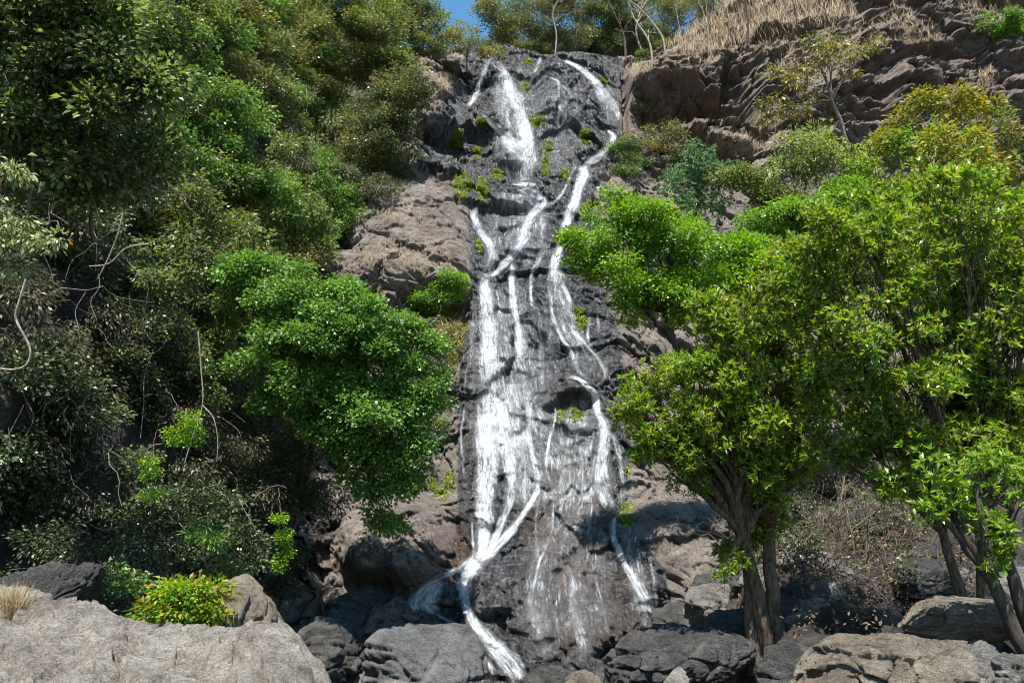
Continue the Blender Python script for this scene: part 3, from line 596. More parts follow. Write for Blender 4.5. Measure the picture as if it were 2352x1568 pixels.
for i, (X, Y, dp, r, lb) in enumerate([(1790, 1440, 15, .6, 'rounded rock in shade just right of the thick trunk'), (1650, 1400, 17.5, .7, 'grey rock in shade left of the thick trunk at the foot of the bare slope'),
      (2040, 1400, 15.5, .6, 'rock in dappled shade right of the pyramid shaped rock'), (1760, 1330, 19, .8, 'shaded rock on the slope seen behind the thick trunk'),
      (1980, 1270, 18.5, .8, 'reddish shaded rock on the slope above the pyramid shaped rock'), (2130, 1330, 13.5, .5, 'dark rock behind the flat topped brown rock'),
      (1860, 1290, 20, .8, 'low shaded rock on the slope behind the thin bare saplings'), (1560, 1440, 20, .7, 'dark wet rock where the right thread of the falls lands')]):
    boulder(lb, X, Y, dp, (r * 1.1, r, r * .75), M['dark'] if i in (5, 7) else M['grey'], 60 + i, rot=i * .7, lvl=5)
rk = np.random.default_rng(404)
for i in range(26):
    X, Y = rk.uniform(1600, 2330), rk.uniform(1180, 1420); h = cast([grd, cliff], X, Y); r = rk.uniform(.18, .5)
    if h: boulder('loose angular stone on the shaded bank between the two trees', X, Y, h[0] + .1, (r * 1.2, r, r * .7), M['dark'] if i % 3 else M['grey'], 100 + i, rot=i, tilt=rk.uniform(-.4, .4), lvl=4, group='loose stones on the shaded bank')

# ------------------------------------------------------------------ foliage
def unit(a): return a / (np.linalg.norm(a, axis=-1, keepdims=True) + 1e-9)
def leaves(pos, axis, nrm, ln, wd, fold=.18):
    ax = unit(axis); side = unit(np.cross(ax, nrm)); up = np.cross(side, ax)
    ln = ln[:, None]; wd = wd[:, None]
    a = pos; b = pos + ax * ln * .45 + side * wd * .5 + up * wd * fold; c = pos + ax * ln - up * ln * .12; d = pos + ax * ln * .45 - side * wd * .5 + up * wd * fold
    return np.stack([a, b, c, d], 1)
def leaf_mesh(name, Vs, mat, parent=None):
    V = np.concatenate(Vs).reshape(-1, 3)
    o = mesh_np(name, V, np.arange(len(V)).reshape(-1, 4), mat)
    if parent is not None: settle(o, parent)
    return o
# species: material, leaf length, leaf width, habit, clump radius, leaves per clump, clumps per square metre of crown shell
SPX = {
 'glossy': ('glossy', .17, .055, 'rosette', .17, 26, 11), 'lush': ('glossy2', .21, .07, 'rosette', .2, 24, 9),
 'lime': ('lime', .15, .10, 'flat', .32, 60, 5.5), 'green': ('green', .13, .10, 'flat', .28, 46, 9),
 'mid': ('mid', .16, .09, 'flat', .34, 46, 5), 'olive': ('olive', .18, .10, 'flat', .42, 46, 3.2),
 'yellow': ('yellow', .18, .08, 'flat', .36, 42, 3.6), 'pale': ('pale', .22, .045, 'spray', .42, 60, 4.2),
 'blue': ('blue', .15, .05, 'rosette', .36, 46, 4), 'dark': ('dark', .14, .085, 'flat', .3, 42, 6.5),
 'brown': ('brown', .14, .05, 'droop', .34, 44, 5), 'rust': ('rust', .18, .07, 'flat', .34, 36, 4),
 'fgpale': ('pale', .15, .06, 'droop', .2, 22, 14), 'moss': ('moss', .12, .05, 'droop', .14, 40, 26),
 'fern': ('lime', .30, .07, 'rosette', .2, 22, 12), 'bamboo': ('green', .32, .035, 'spray', .25, 26, 12),
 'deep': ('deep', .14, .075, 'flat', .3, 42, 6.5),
 'sparse': ('yellow', .26, .13, 'droop', .3, 9, 3), 'dry': ('yelgrass', .2, .04, 'spray', .28, 46, 8),
 'mid2': ('fresh', .19, .07, 'rosette', .34, 30, 5),
}
LSC = {'lime': .6, 'green': .68, 'olive': .62, 'glossy': .46, 'lush': .5, 'moss': 1.0, 'bamboo': 1.0, 'fern': .9, 'fgpale': .9, 'pale': .7, 'sparse': .8, 'dark': .62, 'deep': .66, 'brown': .7, 'mid': .72, 'mid2': .8}
def clump_leaves(cc, out, sp, rng, size=1.0, counts=None):
    mt, ln, wd, habit, cr, nl, _ = SPX[sp]; cr = cr * min(1, size * 1.05)
    nl = int((counts or nl) * {'glossy': 3.0, 'lush': 2.4, 'olive': 1.6, 'fgpale': 1.2, 'sparse': 1.2, 'moss': 1, 'lime': 1.7, 'green': 1.5, 'dark': 1.8, 'mid': 1.6, 'brown': 1.5}.get(sp, 1.3)) // 8 * 8; n = len(cc)
    k = n * nl; c = np.repeat(cc, nl, 0); o = np.repeat(out, nl, 0)
    rnd = unit(rng.normal(size=(k, 3))); up = np.array([0, 0, 1.0])
    if habit == 'rosette':
        tw = np.repeat(unit(rng.normal(size=(n * max(1, nl // 8), 3))), 8, 0)
        tw = np.resize(tw, (k, 3)); tip = c + tw * (cr * rng.uniform(.3, 1.1, (k // 1, 1))[np.arange(k) // 8 % k])
        ax = unit(rnd * .95 + up * .35 + tw * .45 + o * .25); pos = tip; nm = unit(up * .8 + rng.normal(size=(k, 3)) * .6)
    else:
        pos = c + rnd * (cr * rng.uniform(.15, 1.1, (k, 1)) ** .7) * np.array([1.1, 1.1, .75])
        if habit == 'flat': ax = unit(rnd * np.array([1, 1, .5]) + o * .3 - up * .25); nm = unit(up * .6 + o * .35 + rng.normal(size=(k, 3)) * .75)
        elif habit == 'droop': ax = unit(rnd * .7 - up * .7 + o * .3); nm = unit(o * .6 + up * .5 + rng.normal(size=(k, 3)) * .8)
        else: ax = unit(rnd * .8 + o * .3 - up * .35); nm = unit(up * .6 + o * .4 + rng.normal(size=(k, 3)) * .75)
    s = rng.uniform(.6, 1.25, k) * size * LSC.get(sp, .82)
    return leaves(pos, ax, nm, ln * s, wd * s)

class Tubes:
    def __init__(s): s.V = []; s.F = []; s.n = 0
    def add(s, pts, r0, r1, k=6, rr=None):
        pts = np.asarray(pts, float); n = len(pts)
        rad = np.linspace(r0, r1, n) if rr is None else np.asarray(rr)
        t = unit(np.gradient(pts, axis=0)); ref = np.array([.13, .31, .94]) if abs(t[:, 2]).mean() < .8 else np.array([.9, .4, .1])
        a = unit(np.cross(t, ref)); b = np.cross(t, a); th = np.arange(k) * 2 * np.pi / k
        ring = pts[:, None] + rad[:, None, None] * (a[:, None] * np.cos(th)[None, :, None] + b[:, None] * np.sin(th)[None, :, None])
        s.V.append(ring.reshape(-1, 3)); i = np.arange((n - 1) * k); r_ = i // k; c = i % k; c2 = (c + 1) % k
        s.F.append(np.stack([r_ * k + c, r_ * k + c2, (r_ + 1) * k + c2, (r_ + 1) * k + c], 1) + s.n); s.n += n * k
    def mesh(s, name, mat, parent=None):
        o = mesh_np(name, np.concatenate(s.V), np.concatenate(s.F), mat, smooth=True)
        if parent is not None: settle(o, parent)
        return o
def path(a, b, rng, n=9, bend=.15, sag=0.0):
    a = np.asarray(a, float); b = np.asarray(b, float); t = np.linspace(0, 1, n)[:, None]; L = np.linalg.norm(b - a)
    p = a + (b - a) * t; w = np.cumsum(rng.normal(size=(n, 3)), 0); w = w - w[0] - (w[-1] - w[0]) * t
    p = p + w * (bend * L / n) + np.array([0, 0, 1]) * (sag * L) * (4 * t * (1 - t))
    return p

SURF = {'hill': [hillside, cliff], 'cliff': [cliff], 'ground': [grd, cliff]}
TAKEN = set()
def plant(name, label, lobes, depth, sp, base=None, stems=1, tr=None, bark='brown', cat=None, group=None, dens=1.0, size=1.0,
          sp2=None, twigs=7, flatz=.8, seed=None, vis=None):
    assert label not in TAKEN or group, label
    TAKEN.add(label)
    rng = np.random.default_rng(seed if seed is not None else abs(hash(label)) % 99991 if False else sum(ord(ch) * (i + 7) for i, ch in enumerate(label)) % 99991)
    L = []
    for lb in lobes:
        X, Y, r = lb[:3]; ry = lb[3] if len(lb) > 3 else r * .85; dd = lb[4] if len(lb) > 4 else 0
        if isinstance(depth, str):
            dp = depth_at(SURF[depth], X, Y, 30); rm = r * dp / FD; dp = dp - rm * .45 + dd
        else: dp = depth + dd
        rm = r * dp / FD; L.append((at(X, Y, dp), np.array([rm, rm * .95, ry * dp / FD]), dp))
    cs, outs = [], []
    for c, rad, dp in L:
        area = 4 * np.pi * ((rad[0] * rad[2]) ** 1.0)
        n = max(4, int(area * SPX[sp][6] * dens * .95)); nb_ = max(2, min(48, n // 5)); per = max(2, n // nb_)
        d = unit(rng.normal(size=(nb_ * 3, 3))); d = d[(d[:, 1] < .5)][:nb_]
        wob = 1 + .45 * fbm(d * 1.7 + c * .37, 3, 7)
        bc = c + d * (rng.uniform(.45, 1.05, len(d)) * wob)[:, None] * rad
        br = rad.mean() * rng.uniform(.2, .44, len(d)) * (1.35 if nb_ < 8 else 1)
        e = unit(rng.normal(size=(len(d), per, 3)) + np.array([0, -.25, .55]) + d[:, None] * .3); e = e.reshape(-1, 3)
        q = np.repeat(bc, per, 0) + e * (np.repeat(br, per) * rng.uniform(.55, 1.1, len(e)))[:, None] * np.array([1.15, 1.15, .62])
        cs.append(q); outs.append(unit(e + np.repeat(d, per, 0) * .5))
    cc = np.concatenate(cs); oo = np.concatenate(outs)
    # foot of the plant
    if base is None:
        c0 = np.mean([l[0] for l in L], 0); low = min(l[0][2] - l[1][2] for l in L)
        bp_ = c0 + np.array([0, L[0][1][0] * .9, 0]); bp_[2] = low - .15
    elif len(base) == 3: bp_ = at(*base)
    else: bp_ = at(base[0], base[1], depth if not isinstance(depth, str) else depth_at(SURF[depth], base[0], base[1]))
    root = thing(name, bp_, label, cat or name.replace('_', ' ').split()[-1], group)
    if sp2 is None:
        leaf_mesh('crown', [clump_leaves(cc, oo, sp, rng, size)], LM[SPX[sp][0]], root)
    else:
        k = rng.uniform(size=len(cc)) < .35
        cr_ = leaf_mesh('crown', [clump_leaves(cc[~k], oo[~k], sp, rng, size)], LM[SPX[sp][0]], root)
        # second tone in the same crown mesh
        leaf_mesh('young_leaves' if sp2 in ('lime', 'lush', 'green', 'yellow') else 'old_leaves', [clump_leaves(cc[k], oo[k], sp2, rng, size)], LM[SPX[sp2][0]], root)
    tot = max(l[1][0] for l in L); tr = tr or max(.02, .05 * tot)
    T = Tubes(); heads = []
    for s in range(stems):
        ctr = L[s % len(L)][0]; b0 = bp_ + np.array([(s - (stems - 1) / 2) * tr * 1.6, rng.uniform(-1, 1) * tr, 0])
        mid = b0 + (ctr - b0) * .55 + np.array([0, 0, .1 * tot]); p = path(b0, mid, rng, 8, .12)
        T.add(p, tr, tr * .65, 8); heads.append((mid, tr * .65)); T.add(path(mid, ctr, rng, 7, .15), tr * .65, tr * .2, 6)
    for li, (c, rad, dp) in enumerate(L):
        h, hr = min(heads, key=lambda q: np.linalg.norm(q[0] - c)); p = path(h, c - np.array([0, 0, rad[2] * .2]), rng, 8, .2, .04)
        T.add(p, hr * .75, hr * .3, 6)
        m = cs[li]
        if len(m):
            for q in m[rng.integers(0, len(m), min(len(m), twigs))]:
                st = p[rng.integers(3, 8)]; T.add(path(st, q, rng, 6, .25, .03), hr * .26, hr * .07, 4)
    T.mesh('trunk', BK[bark], root)
    return root

# ------------------------------------------------------------------ creeper thicket over the left hillside (uncountable)
def thicket():
    rng = np.random.default_rng(5)
    V = HP; nr, nc = V.shape[:2]
    N = 150000; i = rng.integers(0, nr - 2, N); j = rng.integers(0, nc - 2, N); fu, fv = rng.uniform(size=(2, N, 1))
    P = V[i, j] * (1 - fu) * (1 - fv) + V[i + 1, j] * fu * (1 - fv) + V[i, j + 1] * (1 - fu) * fv + V[i + 1, j + 1] * fu * fv
    nrm = unit(np.cross(V[i, j + 1] - V[i, j], V[i + 1, j] - V[i, j])); nrm = nrm * np.sign(nrm[:, :1] + 1e-9)
    DX, DY, dp = toD(P)
    area = np.linalg.norm(np.cross(V[i, j + 1] - V[i, j], V[i + 1, j] - V[i, j]), axis=1)
    keep = (DX > -260) & (DX < 1150) & (DY > -200) & (DY < 1420) & (P[:, 2] > -.2)
    P, nrm, DX, DY, dp, area = P[keep], nrm[keep], DX[keep], DY[keep], dp[keep], area[keep]
    pr = area / area.sum(); sel = rng.choice(len(P), 1150, p=pr, replace=False)
    P, nrm, DX, DY = P[sel], nrm[sel], DX[sel], DY[sel]
    nz = fbm(P * .35, 3, 70)
    off = rng.uniform(.0, 1.0, (len(P), 1)) ** 1.2 * (1.1 + nz[:, None])
    P = P + nrm * off; per = 7; br = np.repeat(rng.uniform(.3, .8, len(P)), per)[:, None]
    P, nrm, DX, DY = (np.repeat(v_, per, 0) for v_ in (P, nrm, DX, DY))
    e = unit(rng.normal(size=P.shape) + nrm * .5 + np.array([0, 0, .5])); P = P + e * br * rng.uniform(.5, 1.1, (len(P), 1)) * np.array([1.1, 1.1, .65])
    sel_n = np.repeat(nz + rng.normal(size=len(nz)) * .22, per)
    high = sstep(900, 300, DY + .3 * (900 - DX))
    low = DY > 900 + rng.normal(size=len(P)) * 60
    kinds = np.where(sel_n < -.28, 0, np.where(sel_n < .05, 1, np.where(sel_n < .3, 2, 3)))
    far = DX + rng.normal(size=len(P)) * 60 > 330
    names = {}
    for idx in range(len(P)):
        if low[idx]: s = ('deep', 'brown', 'deep', 'dark')[kinds[idx]]  # low clumps take darker leaf colours in place of shade
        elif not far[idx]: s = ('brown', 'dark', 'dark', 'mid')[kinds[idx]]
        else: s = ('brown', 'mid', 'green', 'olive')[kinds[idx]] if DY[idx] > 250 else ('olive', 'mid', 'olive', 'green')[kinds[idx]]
        if rng.uniform() < .012 and DY[idx] < 800: s = 'rust'
        names.setdefault(s, []).append(idx)
    lb = {'deep': 'low creepers, leaves coloured dark for shade,', 'rust': 'rusty red leaves dotted through the creepers', 'dark': 'dark green creepers', 'brown': 'brown drying creepers and twigs', 'mid': 'mid green creepers', 'green': 'fresh green creepers', 'olive': 'olive coloured scrub'}
    for s, ids in names.items():
        ids = np.array(ids); big = 1.0
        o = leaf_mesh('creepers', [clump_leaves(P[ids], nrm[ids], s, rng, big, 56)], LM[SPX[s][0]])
        tag(o, lb[s] + ' matted over the steep hillside left of the falls', 'creepers', kind='stuff')
    # tangle of dead stems in front of the leaves
    T = Tubes()
    for q in rng.choice(len(P), 900):
        a = P[q] + nrm[q] * .4; d = unit(rng.normal(size=3) * np.array([.8, .8, .7]) - np.array([0, 0, .5])) * rng.uniform(.5, 2.0)
        r = rng.uniform(.004, .014); T.add(path(a, a + d, rng, 9, .5, rng.uniform(-.15, .15)), r, r * .5, 4)
    o = T.mesh('dead_stems', BK['twig']); tag(o, 'tangle of thin dead stems woven through the hillside creepers', 'stems', kind='stuff')
thicket()

# ------------------------------------------------------------------ trees and shrubs, left side
HG = 'trees and shrubs on the left hillside'
plant('tree', 'yellowish olive tree at the very top, left of the crest trees', [(560, 60, 90, 60), (480, 20, 70), (640, 30, 80, 50), (610, 100, 60)], 'hill', 'olive', sp2='yellow', group=HG)
plant('tree', 'dark green spreading tree in the top left corner with pale glints on its leaves', [(120, 40, 110), (30, 90, 100), (230, 60, 100), (160, 160, 90), (40, 10, 80), (300, 180, 90), (240, 250, 90), (100, 250, 100)], 11.2, 'dark', dens=1.5, sp2='mid', group=HG, base=(60, 500))
plant('tree', 'fresh green tree high on the left, between the dark corner tree and the yellowish one', [(420, 110, 100, 80), (350, 60, 80), (470, 180, 80), (520, 130, 50)], 'hill', 'mid', sp2='green', group=HG)
plant('bamboo_clump', 'pale silvery green feathery clump on the upper left slope', [(650, 260, 85, 70), (600, 210, 70), (690, 320, 60), (640, 350, 80)], 'hill', 'pale', cat='bamboo', dens=1.4)
plant('tree', 'dark green crest tree touching the patch of sky on its left side', [(960, 60, 50), (930, 20, 50, 50), (985, 110, 45, 35), (900, 70, 60), (975, 30, 30, 35), (880, 10, 60)], 42, 'mid', sp2='olive', group=HG, base=(950, 260))
plant('tree', 'rounded olive green tree below the skyline, left of the waterfall crest', [(840, 130, 80), (900, 170, 70), (780, 90, 80), (850, 40, 80), (760, 20, 70)], 36, 'mid', sp2='olive', group=HG, base=(840, 340))
plant('shrub', 'small yellow-green bush at the notch under the patch of sky', [(1075, 100, 40, 25), (1110, 112, 32, 22), (1035, 115, 35, 28), (1060, 80, 22)], 44, 'olive', sp2='yellow', size=.8, dens=1.4)
plant('tree', 'shaded brownish tree hanging beside the upper falls', [(880, 260, 70), (900, 340, 55, 70), (840, 380, 60), (850, 300, 60), (925, 200, 60, 50), (890, 410, 40)], 35, 'dark', sp2='olive', group=HG, base=(850, 440), dens=1.2)
plant('shrub', 'dark bush directly above the bare tan rock face', [(820, 440, 55, 40), (880, 440, 45, 30), (760, 400, 60)], 33.5, 'dark', sp2='brown', group=HG)
plant('tree', 'leafy mid green tree in the middle of the left slope with a few reddish leaves', [(520, 300, 100, 80, -2.2), (440, 260, 80, 70, -2.2), (480, 390, 90, 75, -2.4), (560, 400, 70, 60, -2.2), (400, 360, 80, 70, -2.4)], 'hill', 'green', sp2='mid', group=HG)
plant('tree', 'sprawling green tree directly left of the bare tan rock face', [(720, 450, 90, 75, -2), (790, 500, 55, 60, -1), (680, 530, 80, 70, -2), (760, 560, 55, 50, -1), (620, 470, 80, 70, -2.4)], 'hill', 'green', sp2='mid', group=HG, dens=.9)
plant('shrub', 'brown and green thicket bush in the centre of the left slope', [(450, 520, 90, 75, -2.2), (380, 600, 80, 65, -2.2), (520, 560, 80, 65, -2.4), (580, 620, 70, 55, -2.4)], 'hill', 'mid', sp2='brown', group=HG)
plant('shrub', 'dark tangled bush below the corner tree on the far left', [(180, 330, 100), (80, 330, 90), (250, 420, 90), (330, 380, 80), (130, 430, 90)], 11.8, 'dark', sp2='mid', group=HG)
plant('tree', 'near branch with pale lit leaves reaching in at the left edge', [(20, 560, 70, 35), (90, 560, 60, 25), (140, 575, 45, 22), (50, 610, 70, 30), (10, 500, 50), (15, 380, 40, 20), (-20, 440, 60)], 9.5, 'fgpale', tr=.03, size=.62, base=(-130, 700), twigs=12)
plant('shrub', 'deep green shaded bush at the left edge below the vine loop', [(60, 900, 110), (160, 960, 90), (30, 1060, 100), (120, 1150, 90)], 'hill', 'deep', sp2='dark', group=HG)  # the deep green is shade given as leaf colour
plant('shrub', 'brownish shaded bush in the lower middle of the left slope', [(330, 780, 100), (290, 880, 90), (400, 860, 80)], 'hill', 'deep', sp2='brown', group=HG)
plant('leafy_bush', 'big bright fresh green bush bulging out beside the falls, deep shade beneath it',
      [(610, 640, 55, 60, .8), (680, 680, 75, 60, .4), (770, 700, 85, 70), (860, 740, 70, 60), (930, 780, 60, 60), (620, 850, 60, 45, .3), (700, 880, 85, 60), (790, 860, 80, 70), (870, 860, 80, 60),
       (740, 800, 80, 60, -.3), (830, 930, 80, 70, -.3), (720, 950, 60, 50), (900, 1010, 70, 60), (985, 910, 36, 50), (830, 790, 80, 60, -.3), (560, 640, 60, 50, .8), (640, 760, 70, 60, .3), (640, 930, 50, 40, .4), (960, 870, 55, 60), (960, 960, 50, 60), (880, 970, 90, 70), (790, 990, 80, 60), (850, 1070, 80, 55), (920, 1060, 60, 60), (900, 1140, 55, 50), (890, 1200, 30, 40), (930, 1130, 30, 40), (700, 760, 70, 50, .4)],
      19.6, 'green', cat='bush', base=(690, 1120, 21.5), stems=3, tr=.09, dens=1.15, size=1.0)
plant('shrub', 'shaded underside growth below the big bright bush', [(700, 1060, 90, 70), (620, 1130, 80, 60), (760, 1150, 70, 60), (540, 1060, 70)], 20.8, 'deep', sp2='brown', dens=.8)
plant('shrub', 'small fresh green bush on the lower corner of the tan rock face', [(1030, 660, 48, 30), (985, 690, 35, 22), (950, 700, 30, 20)], 'cliff', 'green', sp2='lime', size=.9, dens=1.6)
plant('shrub', 'light green shrubs clinging between the big bright bush and the falls', [(1000, 860, 28, 50), (985, 770, 30, 35), (1000, 960, 24, 40), (1005, 920, 25)], 'cliff', 'olive', sp2='green', dens=1.5, size=.8)
plant('shrub', 'bright yellow-green leafy plant behind the top edge of the slab', [(430, 1375, 48, 40), (470, 1400, 30, 35), (400, 1410, 35, 30), (360, 1425, 30, 16), (440, 1430, 40, 18)], 10.6, 'lime', sp2='yellow', size=.62, dens=7, tr=.01, base=(420, 1470, 10.8))
plant('bamboo_clump', 'tuft of narrow drooping bamboo leaves in the shade above the yellow-green plant', [(480, 1215, 28, 26), (500, 1240, 22, 22)], 15.0, 'bamboo', size=.42, dens=5, tr=.01, cat='bamboo')
plant('shrub', 'low drooping green plant in shade right of the yellow-green plant', [(500, 1295, 30, 12), (530, 1305, 16, 10)], 13.0, 'mid', size=.6, dens=3, tr=.01)
plant('shrub', 'small dark leafed plant at the upper edge of the slab', [(290, 1340, 24, 16), (330, 1350, 26, 16), (265, 1310, 22)], 11.0, 'green', sp2='dark', size=.6, dens=3, tr=.01)
plant('hanging_sprig', 'single lit sprig hanging in front of the dark hollow below the big bush', [(645, 1200, 10, 14), (650, 1262, 12, 14), (655, 1230, 8), (645, 1300, 6, 12)], 17.5, 'lime', size=.5, dens=4, tr=.008, base=(640, 1120, 18.5), cat='sprig')
plant('hanging_sprig', 'lit yellow-green sprig in the dark lower middle of the left slope', [(430, 965, 16, 12), (400, 1005, 18, 10), (447, 1005, 12, 12)], 14.6, 'lime', size=.5, dens=3, tr=.008, base=(380, 900, 16.2), cat='sprig')
plant('hanging_sprig', 'small pale sprig trailing down the shaded slope above the bamboo tuft', [(345, 1090, 8, 10), (350, 1140, 10, 9), (340, 1060, 6)], 14.0, 'lime', size=.4, dens=4, tr=.006, base=(360, 990, 15.2), cat='sprig')
plant('shrub', 'scrubby dry bush on the low bank behind the slab', [(200, 1270, 70, 40), (290, 1250, 60, 40), (380, 1280, 50, 35), (120, 1240, 60)], 13.2, 'deep', sp2='brown', dens=2, size=.8, tr=.015)  # darker leaves than dry scrub has: shade is in the colour
plant('shrub', 'dark leafy undergrowth on the low bank below the tangled slope', [(430, 1150, 70, 50), (560, 1200, 50, 50), (330, 1180, 60, 50), (590, 1290, 40)], 15.5, 'deep', sp2='dark', dens=1.6, size=.9, tr=.02)  # darkness of the undergrowth is shade coloured into its leaves

# ------------------------------------------------------------------ woods on the crest behind the falls
CG = 'trees on the crest behind the falls'
plant('tree', 'olive crest tree just right of the patch of sky', [(1150, 40, 50, 50), (1120, 30, 32, 30), (1190, 80, 50, 40), (1210, 20, 50), (1140, 90, 35, 26)], 50, 'olive', sp2='blue', group=CG, base=(1180, 150), dens=1.4)
plant('tree', 'brownish green crest tree above the middle of the falls', [(1270, 40, 60, 60), (1240, 90, 40, 35), (1310, 90, 50, 40), (1300, 10, 60)], 51, 'olive', sp2='brown', group=CG, base=(1275, 150), dens=1.4)
plant('tree', 'darker green crest tree behind the pale bare stems', [(1380, 50, 60, 60), (1400, 100, 50, 40), (1450, 90, 50, 45), (1350, 100, 40), (1430, 20, 60)], 52, 'dark', sp2='mid', group=CG, base=(1400, 160), dens=1.4)
plant('tree', 'thin olive woods right of the pale bare trees', [(1520, 40, 60, 60), (1580, 30, 60, 50), (1540, 100, 45, 35), (1650, 10, 70, 45), (1500, 110, 40, 35)], 56, 'olive', sp2='olive', group=CG, base=(1540, 160), dens=1.2)
plant('shrub', 'small bright green shrub growing at the foot of the crest woods', [(1480, 130, 18, 20)], 46.5, 'mid', dens=2, size=.7)
plant('shrub', 'low dark brush filling the foot of the woods behind the crest', [(x, 128, 50, 30) for x in range(1130, 1560, 55)], 54, 'dark', sp2='olive', dens=1.6)
def bare_tree(label, pts, depth, r, seed, bark='pale', nb=7, group=None):
    rng = np.random.default_rng(seed); P = np.array([at(x, y, depth) for x, y in pts]); b = P[0].copy()
    root = thing('bare_tree', b, label, 'bare tree', group); T = Tubes()
    cm = catmull(P, 18); r = r * .72; T.add(cm, r, r * .3, 6)
    top = np.linalg.norm(P[-1] - P[0])
    for k in range(nb):
        s = cm[rng.integers(5, 17)]; e = s + unit(np.array([rng.normal() * .8, rng.normal() * .5, rng.uniform(.4, 1.2)])) * top * rng.uniform(.2, .45)
        p = path(s, e, rng, 8, .3); T.add(p, r * .38, r * .1, 4)
        for q in range(2):
            s2 = p[rng.integers(3, 7)]; T.add(path(s2, s2 + unit(rng.normal(size=3) + np.array([0, 0, .6])) * top * .14, rng, 5, .3), r * .16, r * .06, 4)
    T.mesh('trunk', BK[bark], root)
BG = 'pale bare trees on the crest'
bare_tree('tall pale bare tree with a crooked forked trunk, leftmost on the crest', [(1500, 152), (1490, 95), (1455, 40), (1440, -10)], 46, .11, 1, group=BG)
bare_tree('pale bare tree leaning left from the rim', [(1530, 135), (1518, 80), (1470, 20), (1420, -15)], 46, .10, 2, group=BG)
bare_tree('slim pale bare tree bending right above the overhang', [(1485, 145), (1462, 80), (1470, 30), (1500, -20)], 46.5, .09, 3, group=BG)
bare_tree('reddish brown leaning stem beside the crooked pale trees', [(1438, 150), (1432, 80), (1400, 10), (1395, -20)], 46.5, .10, 4, bark='brown', group=BG)
bare_tree('pale forked bare tree near the centre of the crest', [(1275, 130), (1278, 80), (1270, 30), (1290, -15)], 47, .07, 5, group=BG)
bare_tree('thin pale sapling at the left end of the dry grass slope', [(1630, 110), (1622, 50), (1600, -10)], 44, .05, 6, group=BG)
bare_tree('thin pale sapling in the grass, right of the first one', [(1572, 130), (1560, 60), (1545, -10)], 45, .05, 7, group=BG)
bare_tree('dark slim tree trunk standing on the edge of the dry grass slope', [(1716, 98), (1718, 50), (1708, -20)], 41, .09, 8, bark='dark', nb=4, group=BG)
bare_tree('dark leaning sapling on the dry grass slope right of the slim trunk', [(1832, 60), (1826, 25), (1815, -15)], 40, .06, 9, bark='dark', nb=3, group=BG)
bare_tree('dark straight sapling by the ledge at the top of the cliff', [(1894, 70), (1896, 30), (1886, -15)], 39, .06, 10, bark='dark', nb=3, group=BG)
bare_tree('leafless pale twiggy snag rising from the brush on the right slope', [(2160, 430), (2145, 380), (2150, 320), (2120, 280)], 24, .045, 12, nb=10)
bare_tree('pale twisted branch on the upper right slope', [(2150, 410), (2180, 350), (2190, 300)], 24, .03, 13, nb=6)

# ------------------------------------------------------------------ plants, right side
plant('tree', 'slender open tree with sparse yellow leaves in front of the right cliff', [(1880, 150, 60, 36), (1800, 190, 60, 34), (1760, 250, 50, 30), (1960, 150, 50, 30), (1840, 250, 50, 25), (1990, 110, 35, 20), (1900, 110, 40, 20)], 30, 'sparse', base=(1952, 340), tr=.085, bark='twig', twigs=12, dens=1.3, size=.85, sp2='olive')
plant('shrub', 'bright green little bush on the ledge in the top right corner', [(2300, 55, 30, 16), (2330, 75, 24, 16), (2290, 80, 18, 14)], 'cliff', 'green', sp2='lime', dens=2, size=.9)
plant('shrub', 'dark green bush in the cleft right of the upper falls', [(1435, 350, 28, 28), (1455, 385, 26, 26), (1440, 400, 22)], 'cliff', 'dark', sp2='green', dens=1.6, size=.9)
plant('shrub', 'dry olive bush under the overhang right of the upper falls', [(1520, 310, 50, 40), (1480, 330, 34, 30), (1550, 345, 34, 28)], 'cliff', 'olive', sp2='brown', dens=1.3, size=.8)
plant('shrub', 'small plant growing inside the dark overhang', [(1497, 245, 20, 16)], 'cliff', 'dark', dens=2, size=.8)
plant('shrub', 'blue-green feathery bush above the lime green tree', [(1610, 390, 55, 40), (1560, 440, 55, 45), (1650, 440, 60, 45), (1600, 475, 60, 40)], 27.5, 'blue', dens=1.6, size=1.0)
plant('shrub', 'yellow and orange tinged bush below the right cliff', [(2110, 260, 60, 30), (2180, 245, 50, 28), (2230, 230, 45, 22), (2060, 300, 50, 30), (2270, 265, 40, 28), (2030, 330, 40, 26)], 25.5, 'yellow', sp2='mid', dens=1.4, size=.9)
plant('shrub', 'reddish leafed bush at the right edge below the cliff', [(2310, 350, 50, 50), (2330, 420, 50, 40), (2290, 300, 40, 30)], 23.5, 'rust', sp2='mid', dens=1.4, size=.8)
RGP = 'bushes on the right hand slope'
